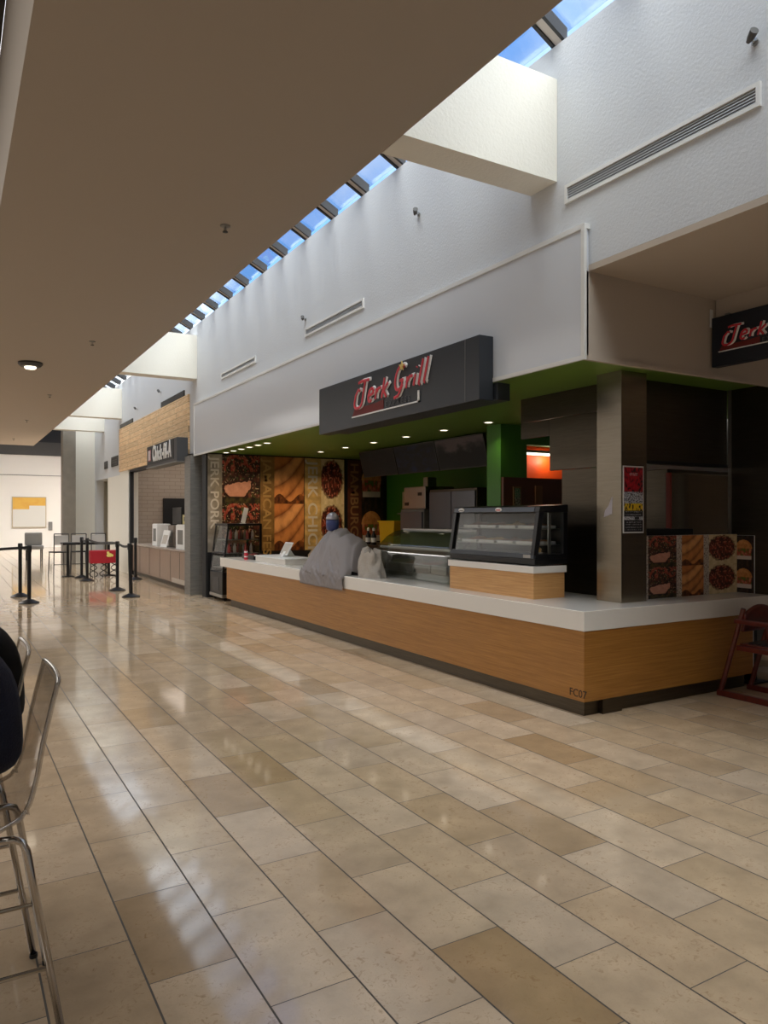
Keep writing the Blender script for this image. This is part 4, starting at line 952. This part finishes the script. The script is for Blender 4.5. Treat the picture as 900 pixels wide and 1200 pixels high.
# ------------------------------------------------------------------ wooden high chair at the right
t = thing('high_chair', 'dark red wooden child high chair against the counter at the right edge', 'high chair', (6.2, 4.0, 0))
for x in (5.98, 6.42):
    MB().tube([(x, 4.22, 0.05), (x, 4.00, 0.80)], 0.022, n=8).build('rear_leg', M_REDWOOD, t)
    MB().tube([(x, 3.66, 0.05), (x, 3.78, 0.68)], 0.022, n=8).build('front_leg', M_REDWOOD, t)
    MB().box(x-0.022, x+0.022, 3.62, 4.25, 0.0, 0.05).build('runner', M_REDWOOD, t, bevel=0.006)
    MB().box(x-0.024, x+0.024, 3.66, 4.08, 0.665, 0.705).build('arm_rail', M_REDWOOD, t, bevel=0.008)
    MB().box(x-0.014, x+0.014, 3.76, 4.06, 0.43, 0.475).build('side_rail', M_REDWOOD, t, bevel=0.004)
MB().box(6.0, 6.40, 3.72, 4.05, 0.47, 0.49).build('seat', M_REDWOOD, t, bevel=0.004)
MB().grid(lambda u, v: (5.98+u*0.44, 4.02-0.03*math.sin(v*2), 0.60+v*(0.16+0.07*math.sin(u*PI))), 16, 6).build('backrest', M_REDWOOD, t, smooth=True, solid=0.02)
MB().box(5.98, 6.42, 3.66, 3.69, 0.67, 0.70).build('front_bar', M_REDWOOD, t, bevel=0.006)
MB().box(6.05, 6.35, 3.8, 4.0, 0.4905, 0.50).build('seat_pad', M_BLACK, t, bevel=0.004)

# ------------------------------------------------------------------ clear bar stools
def stool(x, y, rz, label):
    t = thing('clear_stool', label, 'stool', (x, y, 0), rz, group='clear bar stools')
    pr = [(-0.21, 0.640), (-0.17, 0.655), (0.0, 0.652), (0.12, 0.655), (0.19, 0.685), (0.225, 0.745), (0.245, 0.82), (0.262, 0.92), (0.285, 1.02), (0.305, 1.10)]
    def P(u, v):
        f = u*(len(pr)-1); i = min(len(pr)-2, int(f)); f -= i
        xx = pr[i][0]*(1-f)+pr[i+1][0]*f; z = pr[i][1]*(1-f)+pr[i+1][1]*f
        hw = 0.215-0.022*max(0, (u-0.4)/0.6) - 0.02*max(0, 0.15-u)/0.15
        s = 2*v-1
        return (xx - (0.010*s*s if u > 0.5 else 0), hw*s, z + (0.02*s*s if u < 0.5 else 0))
    MB().grid(P, 40, 14).build('shell', M_ACRYL, t, smooth=True, solid=0.007, local=True)
    edge = [P(i/40, 0) for i in range(41)] + [P(1, j/14) for j in range(1, 15)] + [P(1-i/40, 1) for i in range(1, 41)] + [P(0, 1-j/14) for j in range(1, 14)]
    MB().tube(edge, 0.0075, n=8, closed=True).build('rim', M_ACRYLR, t, smooth=True, local=True)
    for sx, sy in ((-1, -1), (-1, 1), (1, -1), (1, 1)):
        l = MB().tube([(sx*0.08, sy*0.13, 0.622), (sx*0.175, sy*0.15, 0.622), (sx*0.197, sy*0.158, 0.612), (sx*0.21, sy*0.165, 0.585), (sx*0.305, sy*0.245, 0.012)], 0.0115, n=12).build('leg', M_CHROME, t, smooth=True, local=True)
        MB().lathe([(0.014, 0), (0.014, 0.014)], (sx*0.306, sy*0.246, 0), n=12).build('foot_cap', M_BLACK, l, local=True)
    MB().tube([(-0.08, -0.13, 0.622), (-0.08, 0.13, 0.622)], 0.010, n=10).tube([(0.08, -0.13, 0.622), (0.08, 0.13, 0.622)], 0.010, n=10).tube([(-0.12, 0, 0.632), (0.12, 0, 0.632)], 0.012, n=8).build('seat_frame', M_CHROME, t, smooth=True, local=True)
    q = lambda z: (0.210+(0.585-z)/0.573*0.095, 0.165+(0.585-z)/0.573*0.08)
    a, b = q(0.24)
    MB().tube([(-a, -b, 0.24), (a, -b, 0.24), (a, b, 0.24), (-a, b, 0.24)], 0.008, n=8, closed=True).build('footrest', M_CHROME, t, local=True)
stool(-0.005, 2.66, 0.0, 'nearer clear acrylic bar stool with chrome legs, under the person in navy')
stool(-0.04, 3.22, 0.0, 'farther clear acrylic bar stool, behind the one with the person in navy')

# ------------------------------------------------------------------ seated people
def skin_mesh(chains, subdiv=2):
    """one continuous surface grown along joints; chains = list of [(x,y,z,r), ...] sharing points by value"""
    idx = {}; vs = []; rs = []; es = []
    for ch in chains:
        prev = None
        for p in ch:
            k = tuple(round(c, 4) for c in p[:3])
            if k not in idx: idx[k] = len(vs); vs.append(p[:3]); rs.append(p[3] if len(p) < 5 else (p[3], p[4]))
            if prev is not None and prev != idx[k]: es.append((prev, idx[k]))
            prev = idx[k]
    me = bpy.data.meshes.new('s'); me.from_pydata(vs, es, [])
    o = bpy.data.objects.new('s', me); COL.objects.link(o)
    sk = o.modifiers.new('s', 'SKIN'); sk.use_smooth_shade = True
    for i, d in enumerate(me.skin_vertices[0].data):
        r = rs[i]; d.radius = r if isinstance(r, tuple) else (r, r); d.use_root = (i == 0)
    sb = o.modifiers.new('b', 'SUBSURF'); sb.levels = subdiv; sb.render_levels = subdiv
    bpy.context.view_layer.update()
    out = bpy.data.meshes.new_from_object(o.evaluated_get(bpy.context.evaluated_depsgraph_get()))
    bpy.data.objects.remove(o); bpy.data.meshes.remove(me)
    return out
def person(x, y, rz, label, top, hairm, grp=None, hood=False):
    """seated figure facing local -X on a stool whose seat is at 0.66"""
    t = thing('person', label, 'person', (x, y, 0), rz)
    SK = mat('skin', rgb(168, 118, 90), 0.5)
    H = (0.06, 0, 0.775); 
    torso = [H + (0.125, 0.15), (0.07, 0, 0.90, 0.105, 0.135), (0.04, 0, 1.06, 0.115, 0.16), (-0.03, 0, 1.19, 0.105, 0.175), (-0.09, 0, 1.27, 0.055, 0.06), (-0.13, 0, 1.33, 0.05, 0.05)]
    head = [(-0.13, 0, 1.33, 0.05, 0.05), (-0.175, 0, 1.40, 0.085, 0.075), (-0.185, 0, 1.47, 0.10, 0.082), (-0.17, 0, 1.535, 0.07, 0.06)]
    def arm(s, g=-0.014):
        sh = (-0.05, s*0.20, 1.17); el = (-0.20, s*0.25, 0.93); wr = (-0.42, s*0.13, 1.00)
        return [(-0.03, 0, 1.19, 0.105, 0.175), sh + (0.058+g, 0.058+g), (-0.12, s*0.235, 1.04, 0.05+g, 0.05+g), el + (0.042+g, 0.042+g), (-0.31, s*0.19, 0.965, 0.038+g, 0.038+g), wr + (0.026+g*0.7, 0.026+g*0.7)]
    def hand(s):
        w_ = Vector((-0.42, s*0.13, 1.00)); f = Vector((-0.9, -s*0.35, 0.05)).normalized(); sd = Vector((-0.35*s, 0.9, 0)).normalized()*1
        ch = [[tuple(w_)+(0.026, 0.026), tuple(w_+f*0.05)+(0.020, 0.036)]]
        base = w_+f*0.05
        for q, ln in zip((-0.03, -0.01, 0.01, 0.03), (0.062, 0.075, 0.07, 0.055)):
            k = base+f*0.03+sd*q
            ch.append([tuple(base)+(0.020, 0.036), tuple(k)+(0.009, 0.009), tuple(k+f*ln*0.5+Vector((0, 0, -0.012)))+(0.0085, 0.0085), tuple(k+f*ln*0.9+Vector((0, 0, -0.035)))+(0.0075, 0.0075)])
        th = w_+f*0.02 - sd*s*0.028
        ch.append([tuple(w_+f*0.02)+(0.022, 0.03), tuple(th)+(0.011, 0.011), tuple(th+f*0.035-sd*s*0.018)+(0.0095, 0.0095), tuple(th+f*0.06-sd*s*0.012+Vector((0, 0, -0.01)))+(0.008, 0.008)])
        return ch
    def leg(s, g=0.0, foot=True):
        c = [H + (0.125, 0.15), (-0.02, s*0.10, 0.765, 0.088+g, 0.088+g), (-0.22, s*0.13, 0.76, 0.078+g, 0.078+g), (-0.40, s*0.14, 0.75, 0.058+g, 0.058+g), (-0.42, s*0.13, 0.55, 0.052+g, 0.052+g), (-0.38, s*0.12, 0.33, 0.038+g, 0.038+g)]
        if foot: c += [(-0.41, s*0.12, 0.28, 0.036, 0.036), (-0.53, s*0.13, 0.265, 0.026, 0.04)]
        return c
    body = skin_mesh([torso, head] + hand(-1) + hand(1) + [arm(s) for s in (-1, 1)] + [leg(s) for s in (-1, 1)])
    link('body', body, SK, t)
    # garments
    tt = [tuple(p[:3])+(p[3]+0.018, p[4]+0.022) for p in torso[:4]] + [(-0.085, 0, 1.255, 0.068, 0.075)]
    def sleeve(s):
        a = arm(s, 0.024); return [tuple(tt[3])] + a[1:-1] + [(-0.39, s*0.145, 0.992, 0.035, 0.035)]
    link('jacket', skin_mesh([tt] + [sleeve(s) for s in (-1, 1)]), top, t)
    lt = [(0.06, 0, 0.77, 0.135, 0.16)]
    def tr(s):
        a = leg(s, 0.010, False); return [lt[0]] + a[1:]
    link('trousers', skin_mesh([tr(s) for s in (-1, 1)]), mat('dark_denim', rgb(34, 36, 46), 0.8), t)
    for s in (-1, 1):
        link('shoe', skin_mesh([[(-0.375, s*0.12, 0.275, 0.043, 0.043), (-0.43, s*0.122, 0.265, 0.04, 0.044), (-0.55, s*0.13, 0.262, 0.028, 0.045)]]), M_BLACK, t)
        e = MB().lathe([(0.004, -0.275), (0.010, -0.272), (0.011, -0.266)], (0, 0.033*s, 1.475), n=12, axis='x').build('eye', M_WHITE, t, smooth=True, local=True)
        MB().lathe([(0.004, -0.277), (0.005, -0.274)], (0, 0.033*s, 1.475), n=10, axis='x').build('iris', M_DARK, e, local=True)
        MB().lathe([(0.004, 0.078*s), (0.022, 0.086*s), (0.012, 0.094*s)], (-0.165, 0, 1.46), n=12, axis='y').build('ear', SK, t, smooth=True, local=True)
    MB().prism([(-0.27, 1.475), (-0.305, 1.430), (-0.27, 1.422)], 'y', -0.014, 0.014).build('nose', SK, t, bevel=0.004, local=True)
    MB().box(-0.272, -0.262, -0.024, 0.024, 1.392, 1.404).build('mouth', mat('lips', rgb(140, 76, 70), 0.5), t, bevel=0.004, local=True)
    hv = [(-0.15, 0, 1.44, 0.098, 0.094), (-0.15, 0, 1.50, 0.108, 0.096), (-0.165, 0, 1.555, 0.08, 0.07)]
    if hood: hv = [(-0.02, 0, 1.22, 0.09, 0.12), (-0.07, 0, 1.33, 0.085, 0.10)] + hv
    link('hair', skin_mesh([hv]), hairm, t)
    return t
M_JACK = mat('navy_knit', rgb(26, 34, 58), 0.85, bump=0.5, bscale=160, vary=0.25, vscale=90)
person(-0.005, 2.66, 0.0, 'person in a navy knitted jacket seated with their back on the nearer clear stool', M_JACK, M_DARK)
person(0.045, 3.22, 0.0, 'person in a black top and dark hair seated on the farther clear stool', mat('black_fleece', rgb(12, 12, 14), 0.9), M_DARK, hood=True)

# ------------------------------------------------------------------ light
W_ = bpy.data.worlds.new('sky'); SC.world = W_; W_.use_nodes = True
nt = W_.node_tree; bgn = nt.nodes['Background']; L = nt.links.new
tc = nt.nodes.new('ShaderNodeTexCoord')
n = nt.nodes.new('ShaderNodeTexNoise'); n.inputs['Scale'].default_value = 5; n.inputs['Detail'].default_value = 8; L(tc.outputs['Generated'], n.inputs['Vector'])
r = nt.nodes.new('ShaderNodeValToRGB'); r.color_ramp.elements[0].position = 0.47; r.color_ramp.elements[0].color = (0.20, 0.44, 0.90, 1)
r.color_ramp.elements[1].position = 0.72; r.color_ramp.elements[1].color = (0.75, 0.85, 1.0, 1)
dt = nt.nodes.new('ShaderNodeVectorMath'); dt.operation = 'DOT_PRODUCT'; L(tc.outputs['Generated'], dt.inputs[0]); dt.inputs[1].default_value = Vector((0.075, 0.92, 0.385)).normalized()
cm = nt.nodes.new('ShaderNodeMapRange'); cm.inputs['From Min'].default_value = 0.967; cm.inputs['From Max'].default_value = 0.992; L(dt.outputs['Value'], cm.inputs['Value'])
cmx = nt.nodes.new('ShaderNodeMix'); cmx.data_type = 'RGBA'; L(cm.outputs[0], cmx.inputs['Factor']); cmx.inputs['B'].default_value = (3.2, 3.3, 3.4, 1)  # bright patch added beyond the visible panes to whiten the floor reflection
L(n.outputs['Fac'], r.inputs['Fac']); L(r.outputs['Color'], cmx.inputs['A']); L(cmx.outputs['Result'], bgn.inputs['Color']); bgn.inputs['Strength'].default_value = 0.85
def lamp(name, typ, loc, power, col, label=None, **kw):
    l = bpy.data.lights.new(name, typ); l.energy = power; l.color = col
    for k, v in kw.items(): setattr(l, k, v)
    o = bpy.data.objects.new(name, l); COL.objects.link(o); o.location = loc
    return o
# diffused daylight sun coming down the light well from behind the camera
s = lamp('sun', 'SUN', (0, 0, 20), 11.0, (1.0, 0.93, 0.82), angle=math.radians(85))
s.rotation_euler = Vector((-0.26, -0.62, 1.0)).to_track_quat('Z', 'Y').to_euler()
# unseen fill lights added over the seating side to lift walls and floor
o = lamp('fill_area', 'AREA', (-2.8, 8, 5.75), 190, (1.0, 0.96, 0.92), shape='RECTANGLE', size=3.0, size_y=16)
o = lamp('fill_area', 'AREA', (-2.8, 24.5, 5.75), 330, (1.0, 0.95, 0.90), shape='RECTANGLE', size=3.0, size_y=14)
# kiosk downlights that are lit
for x, yv in ((4.9, 14.0), (5.6, 13.9), (6.3, 13.9), (7.1, 13.9)):
    o = lamp('spot_lamp', 'SPOT', (x, yv-0.35, 2.86), 16, (1.0, 0.72, 0.42), spot_size=math.radians(110), spot_blend=0.8, shadow_soft_size=0.05)
    o.rotation_euler = (math.radians(18), 0, 0)
for x, yv in ((6.3, 10.1), (6.3, 12.2), (6.3, 7.95), (5.45, 8.5)):
    lamp('spot_lamp', 'SPOT', (x, yv, 2.86), 5, (1.0, 0.82, 0.6), spot_size=math.radians(130), spot_blend=0.8, shadow_soft_size=0.05)

lamp('strip_lamp', 'POINT', (7.6, 8.17, 2.44), 1.6, (1.0, 0.8, 0.6), shadow_soft_size=0.05)
lamp('shop_fill', 'AREA', (6.3, 19.0, 3.38), 26, (1.0, 0.86, 0.74), shape='RECTANGLE', size=2.6, size_y=5.0)  # unseen light added to brighten the dark shop interior
# ------------------------------------------------------------------ camera
cd = bpy.data.cameras.new('camera'); cam = bpy.data.objects.new('camera', cd); COL.objects.link(cam)
cam.location = (0, 0, 1.6); cam.rotation_euler = (math.radians(90), 0, -math.radians(30.38))
cd.sensor_fit = 'HORIZONTAL'; cd.sensor_width = 36; cd.lens = 36*870/900; cd.shift_y = 6/900; cd.clip_start = 0.05; cd.clip_end = 200
SC.camera = cam
vs = SC.view_settings; vs.view_transform = 'Standard'; vs.look = 'None'; vs.gamma = 1.0; vs.use_curve_mapping = False; vs.exposure = 0.95
